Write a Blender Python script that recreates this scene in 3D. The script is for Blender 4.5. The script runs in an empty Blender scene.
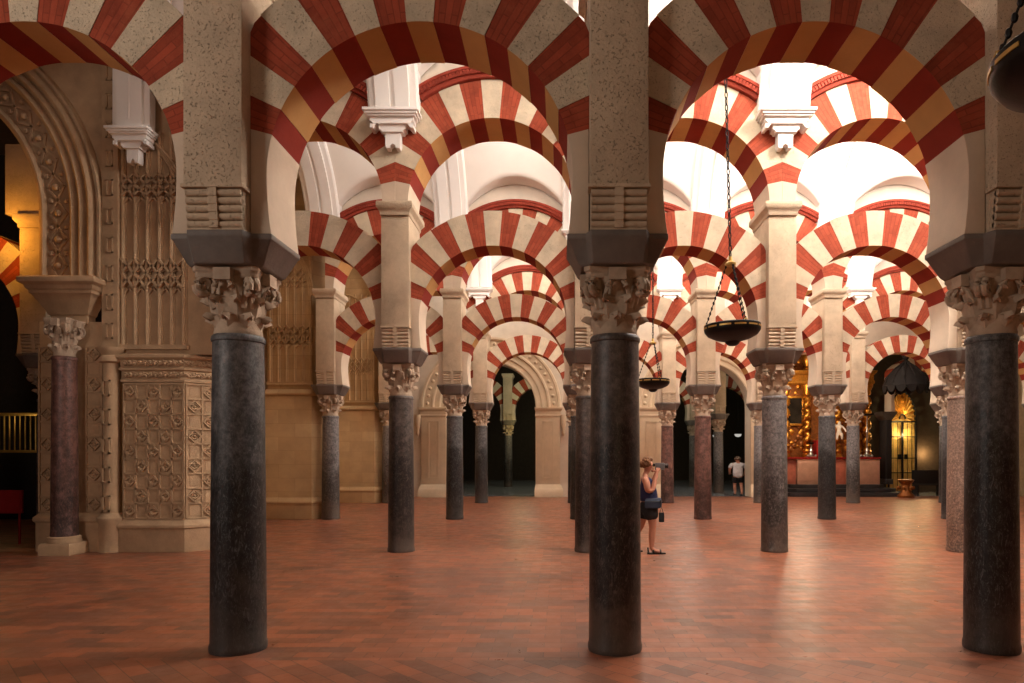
import bpy, bmesh, math, random
from mathutils import Vector, Matrix
PI = math.pi
random.seed(7)
SC = bpy.context.scene
COL = SC.collection
F = 682.7; VX = 561.0; VY = 455.0; CAMZ = 1.69

def wx(px, d): return (px - VX) * d / F
def wz(py, d): return CAMZ + (VY - py) * d / F

# ---------------------------------------------------------------- materials
def srgb(r, g, b):
    f = lambda c: (c/255/12.92) if c/255 <= .04045 else ((c/255+.055)/1.055)**2.4
    return (f(r), f(g), f(b), 1)

class NT:
    def __init__(self, name):
        m = bpy.data.materials.new(name); m.use_nodes = True
        self.m = m; self.t = m.node_tree; self.n = self.t.nodes; self.l = self.t.links
        self.bsdf = self.n['Principled BSDF']
        self._co = None
    def new(self, kind, **kw):
        nd = self.n.new(kind)
        for k, v in kw.items(): setattr(nd, k, v)
        return nd
    def inp(self, nd, **kw):
        for k, v in kw.items():
            s = nd.inputs[k.replace('_', ' ')]
            if hasattr(v, 'is_linked') or isinstance(v, bpy.types.NodeSocket): self.l.new(v, s)
            else: s.default_value = v
        return nd
    def co(self):
        if self._co is None:
            tc = self.new('ShaderNodeTexCoord'); oi = self.new('ShaderNodeObjectInfo')
            mul = self.new('ShaderNodeMath', operation='MULTIPLY'); mul.inputs[1].default_value = 37.0
            self.l.new(oi.outputs['Random'], mul.inputs[0])
            add = self.new('ShaderNodeVectorMath', operation='ADD')
            self.l.new(tc.outputs['Object'], add.inputs[0]); self.l.new(mul.outputs[0], add.inputs[1])
            self.tc = tc; self._co = add.outputs[0]
        return self._co
    def noise(self, scale, detail=6, rough=.6, vec=None, dist=0):
        nd = self.new('ShaderNodeTexNoise')
        nd.inputs['Scale'].default_value = scale; nd.inputs['Detail'].default_value = detail
        nd.inputs['Roughness'].default_value = rough; nd.inputs['Distortion'].default_value = dist
        self.l.new(vec if vec is not None else self.co(), nd.inputs['Vector'])
        return nd.outputs['Fac']
    def ramp(self, fac, stops):
        nd = self.new('ShaderNodeValToRGB'); cr = nd.color_ramp
        while len(cr.elements) < len(stops): cr.elements.new(.5)
        for e, (p, c) in zip(cr.elements, stops):
            e.position = p; e.color = c if len(c) == 4 else (*c, 1)
        self.l.new(fac, nd.inputs[0]); return nd.outputs[0]
    def mix(self, fac, a, b, mode='MIX'):
        nd = self.new('ShaderNodeMix', data_type='RGBA', blend_type=mode)
        for i, v in ((0, fac), (6, a), (7, b)):
            if isinstance(v, bpy.types.NodeSocket): self.l.new(v, nd.inputs[i])
            else: nd.inputs[i].default_value = v
        return nd.outputs[2]
    def math(self, op, a, b=None, clamp=False):
        nd = self.new('ShaderNodeMath', operation=op); nd.use_clamp = clamp
        for i, v in enumerate((a, b)):
            if v is None: continue
            if isinstance(v, bpy.types.NodeSocket): self.l.new(v, nd.inputs[i])
            else: nd.inputs[i].default_value = v
        return nd.outputs[0]
    def bump(self, h, strength=.4, dist=.02):
        nd = self.new('ShaderNodeBump'); nd.inputs['Strength'].default_value = strength
        nd.inputs['Distance'].default_value = dist; self.l.new(h, nd.inputs['Height'])
        self.l.new(nd.outputs[0], self.bsdf.inputs['Normal'])
    def color(self, c):
        s = self.bsdf.inputs['Base Color']
        if isinstance(c, bpy.types.NodeSocket): self.l.new(c, s)
        else: s.default_value = c
    def set(self, rough=.8, metal=0, spec=.3):
        self.bsdf.inputs['Roughness'].default_value = rough
        self.bsdf.inputs['Metallic'].default_value = metal
        self.bsdf.inputs['Specular IOR Level'].default_value = spec

def sc(c, k): return (min(1, c[0]*k), min(1, c[1]*k), min(1, c[2]*k), 1)

def stone(name, c, var=.22, scale=2.2, rough=.9, bump=.5, bscale=28, pits=0, spec=.2, courses=None):
    t = NT(name); t.set(rough, 0, spec)
    n1 = t.noise(scale, 8, .65)
    colr = t.ramp(n1, [(.3, sc(c, 1-var)), (.55, c), (.75, sc(c, 1+var*.7))])
    n2 = t.noise(bscale, 8, .7)
    h = n2
    if pits:
        n3 = t.noise(55, 4, .65)
        p = t.ramp(n3, [(.0, (1,1,1,1)), (.33, (1,1,1,1)), (.40, (0,0,0,1))])
        colr = t.mix(t.math('MULTIPLY', p, pits), colr, sc(c, .35))
        h = t.math('SUBTRACT', n2, p)
    if courses:
        b = t.new('ShaderNodeTexBrick'); b.inputs['Scale'].default_value = 1
        b.inputs['Brick Width'].default_value = courses[0]; b.inputs['Row Height'].default_value = courses[1]
        b.inputs['Mortar Size'].default_value = .006; b.inputs['Mortar Smooth'].default_value = .4
        b.inputs['Color1'].default_value = (1,1,1,1); b.inputs['Color2'].default_value = (.86,.84,.8,1); b.inputs['Mortar'].default_value = (.72,.68,.62,1)
        t.co(); mp = t.new('ShaderNodeMapping'); mp.inputs['Rotation'].default_value = (PI/2, 0, 0)
        t.l.new(t.tc.outputs['Object'], mp.inputs['Vector']); t.l.new(mp.outputs[0], b.inputs['Vector'])
        colr = t.mix(1, colr, b.outputs['Color'], 'MULTIPLY')
        h = t.math('SUBTRACT', h, b.outputs['Fac'])
    t.color(colr); t.bump(h, bump, .012)
    return t.m

def brick_red(name, c, plain=False):
    t = NT(name); t.set(.85, 0, .25)
    uv = t.new('ShaderNodeUVMap')
    b = t.new('ShaderNodeTexBrick'); b.inputs['Scale'].default_value = 1
    b.inputs['Brick Width'].default_value = .30; b.inputs['Row Height'].default_value = .062
    b.inputs['Mortar Size'].default_value = .006; b.inputs['Mortar Smooth'].default_value = .3
    b.inputs['Bias'].default_value = 0
    b.inputs['Color1'].default_value = sc(c, 1.12); b.inputs['Color2'].default_value = sc(c, .8)
    b.inputs['Mortar'].default_value = sc(c, .72)
    t.l.new(uv.outputs[0], b.inputs['Vector'])
    n = t.noise(5, 8, .7)
    colr = t.mix(1, b.outputs['Color'], t.ramp(n, [(.3, (.72,.72,.72)), (.6, (1,1,1)), (.78, (1.0,1.0,1.0))]), 'MULTIPLY')
    n4 = t.noise(3.3, 9, .75)
    fade = t.ramp(n4, [(.52, (0,0,0)), (.75, (.42,.42,.42))])
    colr = t.mix(fade, colr, (c[0]*1.25, c[1]*2.1, c[2]*2.2, 1))
    t.color(colr)
    h = t.math('SUBTRACT', t.noise(40, 5), b.outputs['Fac']); t.bump(h, .35, .01)
    return t.m

def shaft_mat(name, top, low, grain=18, lo=1.45, hi=2.25, speck=0, bottom=None):
    t = NT(name); t.set(.42, 0, .45)
    t.co(); sep = t.new('ShaderNodeSeparateXYZ'); t.l.new(t.tc.outputs['Object'], sep.inputs[0])
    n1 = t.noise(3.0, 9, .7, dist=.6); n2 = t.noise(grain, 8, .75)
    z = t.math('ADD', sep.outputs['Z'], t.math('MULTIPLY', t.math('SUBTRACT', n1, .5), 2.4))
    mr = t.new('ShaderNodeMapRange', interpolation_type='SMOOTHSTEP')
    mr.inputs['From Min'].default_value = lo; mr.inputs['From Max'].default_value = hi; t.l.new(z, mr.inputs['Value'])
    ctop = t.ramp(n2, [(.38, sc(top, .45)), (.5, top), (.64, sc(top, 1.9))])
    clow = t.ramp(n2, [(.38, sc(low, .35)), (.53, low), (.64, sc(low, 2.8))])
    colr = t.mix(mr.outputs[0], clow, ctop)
    # scuffs and veins
    mp = t.new('ShaderNodeMapping'); mp.inputs['Scale'].default_value = (1, 1, .35); t.l.new(t.co(), mp.inputs['Vector'])
    v = t.noise(30, 6, .85, vec=mp.outputs[0], dist=2.0)
    sp = t.ramp(v, [(.52, (0,0,0)), (.62, (.6,.6,.6))])
    colr = t.mix(sp, colr, sc(top, 2.2))
    if speck:
        s2 = t.noise(60, 3, .6); colr = t.mix(t.ramp(s2, [(.55, (0,0,0)), (.62, (speck,)*3)]), colr, sc(top, .35))
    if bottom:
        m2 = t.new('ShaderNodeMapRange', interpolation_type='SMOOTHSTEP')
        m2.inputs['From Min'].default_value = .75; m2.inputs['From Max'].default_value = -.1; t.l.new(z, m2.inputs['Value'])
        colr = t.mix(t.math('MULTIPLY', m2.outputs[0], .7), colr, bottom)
    t.color(colr)
    t.l.new(t.ramp(n1, [(.3, (.34,)*3), (.7, (.6,)*3)]), t.bsdf.inputs['Roughness'])
    t.bump(n2, .25, .008)
    return t.m

def simple(name, c, rough=.6, metal=0, spec=.4, var=.15, scale=8, bump=.15):
    t = NT(name); t.set(rough, metal, spec)
    n = t.noise(scale, 5); t.color(t.ramp(n, [(.3, sc(c, 1-var)), (.7, sc(c, 1+var))]))
    if bump: t.bump(t.noise(scale*6, 4), bump, .006)
    return t.m

def floor_mat():
    t = NT('terracotta_tile_floor'); t.set(.36, 0, .5)
    t.co(); sep = t.new('ShaderNodeSeparateXYZ'); t.l.new(t.tc.outputs['Object'], sep.inputs[0])
    def bricks(rot, w, h):
        mp = t.new('ShaderNodeMapping'); mp.inputs['Rotation'].default_value = (0, 0, rot)
        t.l.new(t.tc.outputs['Object'], mp.inputs['Vector'])
        b = t.new('ShaderNodeTexBrick'); b.inputs['Scale'].default_value = 1
        b.inputs['Brick Width'].default_value = w; b.inputs['Row Height'].default_value = h
        b.inputs['Mortar Size'].default_value = .004; b.inputs['Mortar Smooth'].default_value = .2
        b.inputs['Color1'].default_value = srgb(170, 100, 68); b.inputs['Color2'].default_value = srgb(118, 80, 64)
        b.inputs['Mortar'].default_value = srgb(96, 64, 50)
        t.l.new(mp.outputs[0], b.inputs['Vector']); return b
    a = bricks(0, .30, .15); d = bricks(PI/4, .30, .15)
    k = t.math('LESS_THAN', sep.outputs['Y'], 5.62)
    colr = t.mix(k, a.outputs['Color'], d.outputs['Color'])
    fac = t.math('ADD', t.math('MULTIPLY', a.outputs['Fac'], t.math('SUBTRACT', 1, k)), t.math('MULTIPLY', d.outputs['Fac'], k))
    n = t.noise(.9, 6, .6, vec=t.tc.outputs['Object']); n2 = t.noise(5, 6, .7, vec=t.tc.outputs['Object'])
    colr = t.mix(1, colr, t.ramp(n, [(.3, (.66,.66,.66)), (.7, (1.0,1.0,1.0))]), 'MULTIPLY')
    colr = t.mix(t.ramp(n2, [(.55, (0,0,0)), (.8, (.3,)*3)]), colr, srgb(150, 104, 84))
    t.color(colr)
    t.l.new(t.ramp(n2, [(.3, (.26,)*3), (.7, (.46,)*3)]), t.bsdf.inputs['Roughness'])
    t.bump(t.math('SUBTRACT', t.math('MULTIPLY', n2, .6), fac), .25, .006)
    return t.m

def emit(name, c, s):
    t = NT(name); t.color((0,0,0,1)); t.bsdf.inputs['Emission Color'].default_value = c; t.bsdf.inputs['Emission Strength'].default_value = s
    return t.m

CREAM = srgb(205, 180, 148)
M = {}
M['pier'] = stone('pier_limestone', srgb(200, 178, 152), bump=1.0, bscale=18, pits=.15)
M['cream'] = stone('cream_voussoir_stone', srgb(212, 194, 168), bump=.9, bscale=24, pits=.22, scale=3)
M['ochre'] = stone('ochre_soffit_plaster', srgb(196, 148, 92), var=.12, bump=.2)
M['springer'] = stone('smooth_plaster_stone', srgb(208, 188, 166), var=.12, bump=.25)
M['red'] = brick_red('red_brick', srgb(166, 74, 50))
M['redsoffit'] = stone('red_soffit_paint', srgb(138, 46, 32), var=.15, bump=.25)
M['impost'] = stone('grey_impost_marble', srgb(116, 107, 100), var=.35, rough=.6, bump=.35, spec=.35)
M['capital'] = stone('capital_limestone', srgb(186, 164, 142), var=.28, scale=5, bump=.35, bscale=40)
M['white'] = stone('white_vault_plaster', srgb(236, 228, 218), var=.05, scale=1.2, bump=.12)
M['rib'] = stone('white_rib_stucco', srgb(240, 234, 228), var=.04, bump=.1)
M['carved'] = stone('carved_sandstone', srgb(186, 156, 124), var=.2, scale=3, bump=.45)
M['ashlar'] = stone('sandstone_ashlar', srgb(200, 168, 126), var=.18, scale=1.6, bump=.5, courses=(.85, .36))
M['portal'] = stone('pale_portal_stone', srgb(222, 200, 170), var=.12, bump=.25)
M['upperwall'] = stone('plastered_wall', srgb(222, 208, 190), var=.1, bump=.2)
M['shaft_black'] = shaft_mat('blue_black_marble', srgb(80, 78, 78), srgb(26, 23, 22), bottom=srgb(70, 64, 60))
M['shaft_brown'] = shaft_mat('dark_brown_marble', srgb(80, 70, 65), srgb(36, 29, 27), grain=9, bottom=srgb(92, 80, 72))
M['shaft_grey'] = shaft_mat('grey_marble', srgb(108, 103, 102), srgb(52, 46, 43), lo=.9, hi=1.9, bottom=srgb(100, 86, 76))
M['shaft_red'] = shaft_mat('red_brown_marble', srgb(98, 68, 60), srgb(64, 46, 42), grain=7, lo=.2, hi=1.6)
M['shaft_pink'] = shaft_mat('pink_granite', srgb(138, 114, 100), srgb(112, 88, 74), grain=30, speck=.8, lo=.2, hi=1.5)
M['floor'] = floor_mat()
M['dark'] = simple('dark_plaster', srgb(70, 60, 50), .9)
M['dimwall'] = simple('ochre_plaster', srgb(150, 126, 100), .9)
M['iron'] = simple('black_iron', srgb(30, 28, 27), .45, .6)
M['brass'] = simple('aged_brass', srgb(206, 170, 96), .4, .6)
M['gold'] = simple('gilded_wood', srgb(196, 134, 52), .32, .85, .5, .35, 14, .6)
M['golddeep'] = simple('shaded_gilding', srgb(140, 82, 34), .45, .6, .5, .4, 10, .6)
M['redmarble'] = simple('red_marble', srgb(190, 110, 88), .3, 0, .5, .2, 5, 0)
M['pinkmarble'] = simple('pink_marble', srgb(196, 150, 126), .3, 0, .5, .15, 4, 0)
M['blackmarble'] = simple('black_marble', srgb(52, 50, 52), .3, 0, .5, .3, 6, 0)
M['greyfloor'] = simple('grey_marble_floor', srgb(120, 124, 130), .25, 0, .5, .2, 3, 0)
M['velvet'] = simple('red_velvet', srgb(150, 32, 26), .9, 0, .2)
M['canvas'] = simple('dark_oil_canvas', srgb(40, 33, 26), .85, 0, .1, .6, 4)
M['silver'] = simple('silver', srgb(200, 196, 190), .3, 1.0)
M['ivory'] = simple('ivory_carving', srgb(220, 206, 186), .6)
M['darkwood'] = simple('dark_carved_wood', srgb(28, 21, 18), .8)
M['skin'] = simple('skin', srgb(182, 124, 100), .6, 0, .3, .06, 6, 0)
M['skin2'] = simple('skin_fair', srgb(196, 140, 116), .6, 0, .3, .06, 6, 0)
M['hair'] = simple('curly_blond_hair', srgb(118, 78, 48), .7, 0, .3, .4, 40, .6)
M['hair2'] = simple('grey_brown_hair', srgb(108, 92, 78), .7, 0, .3, .3, 40, .5)
M['navy'] = simple('navy_cotton', srgb(36, 38, 74), .9)
M['denim'] = simple('grey_blue_nylon', srgb(50, 58, 76), .8)
M['black'] = simple('black_cloth', srgb(34, 32, 34), .9)
M['shirt'] = simple('white_shirt', srgb(226, 228, 234), .85)
M['leather'] = simple('black_leather', srgb(30, 26, 25), .5)
M['plastic'] = simple('grey_plastic', srgb(96, 92, 92), .4)
M['signred'] = simple('red_panel', srgb(150, 20, 28), .6)
M['amberwall'] = simple('lamplit_plaster', srgb(226, 178, 96), .9)

# ---------------------------------------------------------------- mesh builder
class MB:
    def __init__(self): self.v = []; self.f = []; self.m = []; self.uv = []; self.s = []
    def add(self, vs, fs, mi=0, smooth=False, uvs=None):
        b = len(self.v); self.v += [tuple(p) for p in vs]
        for k, f in enumerate(fs):
            self.f.append([b+i for i in f]); self.m.append(mi); self.s.append(smooth)
            self.uv.append(uvs[k] if uvs else None)
        return self
    def box(self, x0, x1, y0, y1, z0, z1, mi=0):
        vs = [(x, y, z) for z in (z0, z1) for y in (y0, y1) for x in (x0, x1)]
        return self.add(vs, [(0,2,3,1),(4,5,7,6),(0,1,5,4),(2,6,7,3),(0,4,6,2),(1,3,7,5)], mi)
    def obox(self, M4, sx, sy, sz, mi=0):
        vs = [M4 @ Vector((x*sx/2, y*sy/2, z*sz/2)) for z in (-1,1) for y in (-1,1) for x in (-1,1)]
        return self.add(vs, [(0,2,3,1),(4,5,7,6),(0,1,5,4),(2,6,7,3),(0,4,6,2),(1,3,7,5)], mi)
    def loft(self, rings, mi=0, smooth=True, cap=True, closed=True):
        n = len(rings[0]); vs = [p for r in rings for p in r]; fs = []
        for i in range(len(rings)-1):
            for j in range(n if closed else n-1):
                k = (j+1) % n
                fs.append((i*n+j, i*n+k, (i+1)*n+k, (i+1)*n+j))
        self.add(vs, fs, mi, smooth)
        if cap and closed:
            self.add(rings[0], [tuple(range(n))[::-1]], mi); self.add(rings[-1], [tuple(range(n))], mi)
        return self
    def lathe(self, prof, n=24, cx=0, cy=0, mi=0, smooth=True):
        rings = [[(cx+r*math.cos(2*PI*j/n), cy+r*math.sin(2*PI*j/n), z) for j in range(n)] for r, z in prof]
        return self.loft(rings, mi, smooth)
    def tube(self, pts, r, n=8, mi=0, closed=False):
        pts = [Vector(p) for p in pts]; rings = []; N = len(pts)
        for i, p in enumerate(pts):
            if closed: d = pts[(i+1) % N]-pts[i-1]
            else: d = pts[min(i+1, N-1)]-pts[max(i-1, 0)]
            d.normalize(); a = Vector((0,0,1)) if abs(d.z) < .9 else Vector((1,0,0))
            u = d.cross(a).normalized(); w = d.cross(u)
            rr = r[i] if isinstance(r, (list, tuple)) else r
            rings.append([p+u*rr*math.cos(2*PI*j/n)+w*rr*math.sin(2*PI*j/n) for j in range(n)])
        if closed: rings.append(rings[0])
        return self.loft(rings, mi, True, cap=not closed)
    def prism(self, poly, y0, y1, mi=0, smooth=False):
        """extrude an XZ polygon along Y"""
        n = len(poly); a = [(x, y0, z) for x, z in poly]; b = [(x, y1, z) for x, z in poly]
        self.add(a+b, [(j, (j+1) % n, n+(j+1) % n, n+j) for j in range(n)], mi, smooth)
        self.add(a, [tuple(range(n))], mi); self.add(b, [tuple(range(n))[::-1]], mi)
        return self
    def ball(self, c, r, mi=0, nu=12, nv=8, sx=1, sy=1, sz=1):
        rings = [[(c[0]+sx*r*math.sin(PI*i/nv)*math.cos(2*PI*j/nu), c[1]+sy*r*math.sin(PI*i/nv)*math.sin(2*PI*j/nu), c[2]-sz*r*math.cos(PI*i/nv)) for j in range(nu)] for i in range(1, nv)]
        rings = [[(c[0], c[1], c[2]-sz*r)]*nu] + rings + [[(c[0], c[1], c[2]+sz*r)]*nu]
        self.loft(rings, mi, True, cap=False); return self
    def mesh(self, name, mats, bevel=0, merge=True, ang=38):
        me = bpy.data.meshes.new(name); bm = bmesh.new()
        vs = [bm.verts.new(p) for p in self.v]; ul = bm.loops.layers.uv.new('UVMap')
        for f, mi, s, uv in zip(self.f, self.m, self.s, self.uv):
            try: fc = bm.faces.new([vs[i] for i in f])
            except ValueError: continue
            fc.material_index = mi; fc.smooth = s or True
            if uv:
                for lp, c in zip(fc.loops, uv): lp[ul].uv = c
        if merge: bmesh.ops.remove_doubles(bm, verts=bm.verts, dist=1e-5)
        bmesh.ops.dissolve_degenerate(bm, edges=bm.edges, dist=1e-6)
        bmesh.ops.recalc_face_normals(bm, faces=bm.faces)
        if bevel:
            ed = [e for e in bm.edges if len(e.link_faces) == 2 and e.calc_face_angle(0) > .6]
            bmesh.ops.bevel(bm, geom=ed, offset=bevel, segments=2, affect='EDGES', profile=.6, clamp_overlap=True)
        bm.to_mesh(me); bm.free()
        me.set_sharp_from_angle(angle=math.radians(ang))
        for m in (mats if isinstance(mats, (list, tuple)) else [mats]): me.materials.append(m)
        return me

def link(name, me, parent=None, loc=(0,0,0), rz=0, label=None):
    o = bpy.data.objects.new(name, me); COL.objects.link(o); o.location = loc; o.rotation_euler = (0, 0, rz)
    if parent is not None: o.parent = parent
    if label: o['label'] = label
    return o
def thing(name, label, cat, loc=(0,0,0), rz=0, group=None):
    o = bpy.data.objects.new(name, None); COL.objects.link(o); o.location = loc; o.rotation_euler = (0, 0, rz)
    o.empty_display_size = .1; o['label'] = label; o['category'] = cat; o['kind'] = 'thing'
    if group: o['group'] = group
    return o
def tag(o, label, cat, group=None, kind='thing'):
    o['label'] = label; o['category'] = cat; o['kind'] = kind
    if group: o['group'] = group
    return o
def struct(name, me, loc=(0,0,0), label=None):
    o = link(name, me, None, loc); o['kind'] = 'structure'
    if label: o['label'] = label
    return o
def paint(o, mat, slot=0):
    o.material_slots[slot].link = 'OBJECT'; o.material_slots[slot].material = mat

# ---------------------------------------------------------------- layout
S = 3.28
CX = [-6.09 + S*k for k in range(8)]          # columns c0 .. c7 (c1 = -2.81)
CXm1 = -6.09 - S
ROW = [5.95, 12.0, 18.05, 24.1, 30.2, 36.3]
R1 = 1.265; ZC1 = 4.015; T1 = .60            # horseshoe arch
R2 = 1.42; ZC2 = 5.98; RO2 = 2.07            # upper arch
ZI = 3.52                                    # impost top
HP = .23                                     # half pier

# ---------------------------------------------------------------- column parts
def shaft_mesh():
    b = MB()
    prof = [(.232, 0), (.236, .02), (.236, .05), (.228, .075)]
    for i in range(1, 15):
        z = .075 + (2.66-.075)*i/14; r = .228 - .022*(i/14)**1.3
        prof.append((r, z))
    prof += [(.216, 2.665), (.220, 2.685), (.216, 2.705), (.205, 2.72)]
    b.lathe(prof, 36); return b.mesh('shaft', M['shaft_black'])

def capital_mesh():
    b = MB()
    b.lathe([(.200, 0), (.207, .02), (.202, .04), (.198, .12), (.202, .2), (.215, .32), (.24, .42), (.27, .47)], 28)
    def leaf(a, z0, h, r0, w, curl):
        n = 9; m = 5; pts = []
        for i in range(n):
            t = i/(n-1)
            if t < .7: r = r0 + .03*t + .02*math.sin(t*3); z = z0 + h*t/.7
            else:
                q = (t-.7)/.3*PI*.95; r = r0 + .045 + curl*(1-math.cos(q))*.8; z = z0 + h + curl*.7*math.sin(q) - curl*.5*(1-math.cos(q))*.8
            ww = w*(.75+.5*math.sin(PI*min(1, t*1.1)))*(1 if t < .75 else 1-(t-.75)*1.8)
            for j in range(m):
                s = (j-(m-1)/2)/((m-1)/2)
                jag = 1+.12*math.cos(i*PI)*(abs(s) > .9)
                rr = r - .035*s*s + (.014 if j == 2 else 0)
                pts.append((rr*math.cos(a)-s*ww*jag*math.sin(a), rr*math.sin(a)+s*ww*jag*math.cos(a), z - .02*s*s))
        inner = []
        for i in range(n):
            for j in range(m):
                x, y, z = pts[i*m+j]; L = math.hypot(x, y); k = max(.15, L-.035)/L
                inner.append((x*k, y*k, z-.012))
        fs = []
        N = n*m
        for i in range(n-1):
            for j in range(m-1):
                p = i*m+j; fs.append((p, p+1, p+m+1, p+m)); fs.append((N+p, N+p+m, N+p+m+1, N+p+1))
            fs.append((i*m, (i+1)*m, N+(i+1)*m, N+i*m)); e = m-1
            fs.append((i*m+e, N+i*m+e, N+(i+1)*m+e, (i+1)*m+e))
        for j in range(m-1):
            p = (n-1)*m+j; fs.append((p, p+1, N+p+1, N+p)); fs.append((j, N+j, N+j+1, j+1))
        b.add(pts+inner, fs, 0, True)
    for k in range(8): leaf(2*PI*k/8, .05, .115, .188, .058, .042)
    for k in range(8): leaf(2*PI*(k+.5)/8, .12, .19, .190, .062, .046)
    for k in range(4):       # corner volutes: a scroll seen from the sides
        a = PI/4 + k*PI/2; d = Vector((math.cos(a), math.sin(a), 0)); w = Vector((-math.sin(a), math.cos(a), 0))
        pts = []
        for i in range(15):
            q = i/14*PI*2.1; rr = .072*(1-.62*i/14)
            pts.append(d*(.30+rr*math.sin(q)*.9) + Vector((0, 0, .375 + rr*math.cos(q))))
        pts = [d*.20+Vector((0,0,.22)), d*.235+Vector((0,0,.34)), d*.268+Vector((0,0,.43))] + pts
        for s in (-1, 1):
            b.tube([p+w*.028*s for p in pts], [.03]*len(pts), 7)
        b.ball(d*.30+Vector((0,0,.375)), .05, 0, 8, 6)
    for k in range(4):       # helices and fleuron mid side
        a = k*PI/2; d = Vector((math.cos(a), math.sin(a), 0)); w = Vector((-math.sin(a), math.cos(a), 0))
        for s in (-1, 1):
            b.tube([d*.235+w*.11*s+Vector((0,0,.27)), d*.27+w*.09*s+Vector((0,0,.38)), d*.30+w*.045*s+Vector((0,0,.42)), d*.30+w*.06*s+Vector((0,0,.37)), d*.29+w*.08*s+Vector((0,0,.385))], .024, 6)
        b.obox(Matrix.Translation(d*.285+Vector((0,0,.475))) @ Matrix.Rotation(a, 4, 'Z'), .07, .15, .10)
    ring = []
    def abacus(sz):
        p = []
        for k in range(4):
            a = PI/4+k*PI/2
            for da in (-.09, .09): p.append((sz*math.cos(a+da), sz*math.sin(a+da)))
            a2 = a+PI/4
            for da in (-.35, 0, .35): p.append((sz*(.735-.06*math.cos(da*3))*math.cos(a2+da), sz*(.735-.06*math.cos(da*3))*math.sin(a2+da)))
        return p
    b.loft([[(x, y, z) for x, y in abacus(s)] for s, z in ((.345, .455), (.36, .47), (.36, .50), (.38, .51), (.38, .545))], 0, False)
    return b.mesh('capital', M['capital'], merge=False, ang=50)

def impost_mesh():
    b = MB()
    def oct_(fx, fy, mx, my, sx, sy):
        q = [(fx,-fy),(mx,-my),(sx,-sy),(sx,sy),(mx,my),(fx,fy)]
        return [(-x, y) for x, y in q[::-1]][0:0] + [(x, y) for x, y in q] + [(-x, -y) for x, y in q]
    st = [(oct_(.205, .33, .235, .285, .30, .215), 0), (oct_(.21, .345, .24, .29, .32, .23), .02), (oct_(.225, .41, .262, .312, .405, .30), .20), (oct_(.225, .415, .265, .318, .418, .31), .21), (oct_(.225, .415, .265, .318, .418, .31), .255)]
    b.loft([[(x, y, z) for x, y in p] for p, z in st], 0, False)
    return b.mesh('impost', M['impost'], bevel=.008)

def pier_mesh():
    b = MB(); z0 = 0; zr = .33; z1 = 2.22
    b.box(-HP, HP, -.33, .33, z0, zr)
    b.box(-HP-.006, HP+.006, -.45, .45, zr, z1)
    return b.mesh('pier', M['pier'], bevel=.012)

def roll_mesh(s):
    b = MB(); n = 5
    for i in range(n):
        z = .045 + .062*i; y = s*(.392 + .008*i)
        b.tube([(-HP+.006, y, z), (HP-.006, y, z)], .029, 12)
        b.box(-HP+.006, HP-.006, min(s*.32, y-s*.006), max(s*.32, y-s*.006), z-.031, z+.031)
    for i in range(n):
        y = s*(.43 + .008*i); z = .045 + .062*i
        b.box(-.036, .036, min(s*.32, y), max(s*.32, y), z-.033, z+.033)
    b.box(-HP, HP, min(s*.32, s*.41), max(s*.32, s*.41), 0, .016); b.box(-HP-.02, HP+.02, min(s*.32, s*.47), max(s*.32, s*.47), .325, .352)
    return b.mesh('roll_corbel', M['pier'])

def cornice_mesh():
    b = MB(); prof = [(0, 0), (.015, .0), (.02, .04), (.02, .06), (.05, .10), (.075, .13), (.075, .20), (.065, .23)]
    b.loft([[(sx*(HP+p), sy*(.47+p*.8), z) for sx, sy in ((-1,-1),(1,-1),(1,1),(-1,1))] for p, z in prof], 0, False)
    return b.mesh('cornice', M['pier'], bevel=.004)

ME = dict(shaft=shaft_mesh(), capital=capital_mesh(), impost=impost_mesh(), pier=pier_mesh(),
          roll_f=roll_mesh(-1), roll_b=roll_mesh(1), cornice=cornice_mesh())

def column(x, y, mat, label, upper=True, rz=0, group=None, scale=1.0):
    t = thing('column', label, 'column', (x, y, 0), 0, group)
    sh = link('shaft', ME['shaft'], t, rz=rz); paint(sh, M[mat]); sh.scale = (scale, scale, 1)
    link('capital', ME['capital'], t, (0, 0, 2.72)).scale = (.95, .95, 1)
    link('impost', ME['impost'], t, (0, 0, 3.265))
    if upper:
        p = link('pier', ME['pier'], t, (0, 0, ZI))
        link('roll_corbel', ME['roll_f'], p); link('roll_corbel', ME['roll_b'], p)
        link('cornice', ME['cornice'], t, (0, 0, ZI+2.22))
    return t

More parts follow.
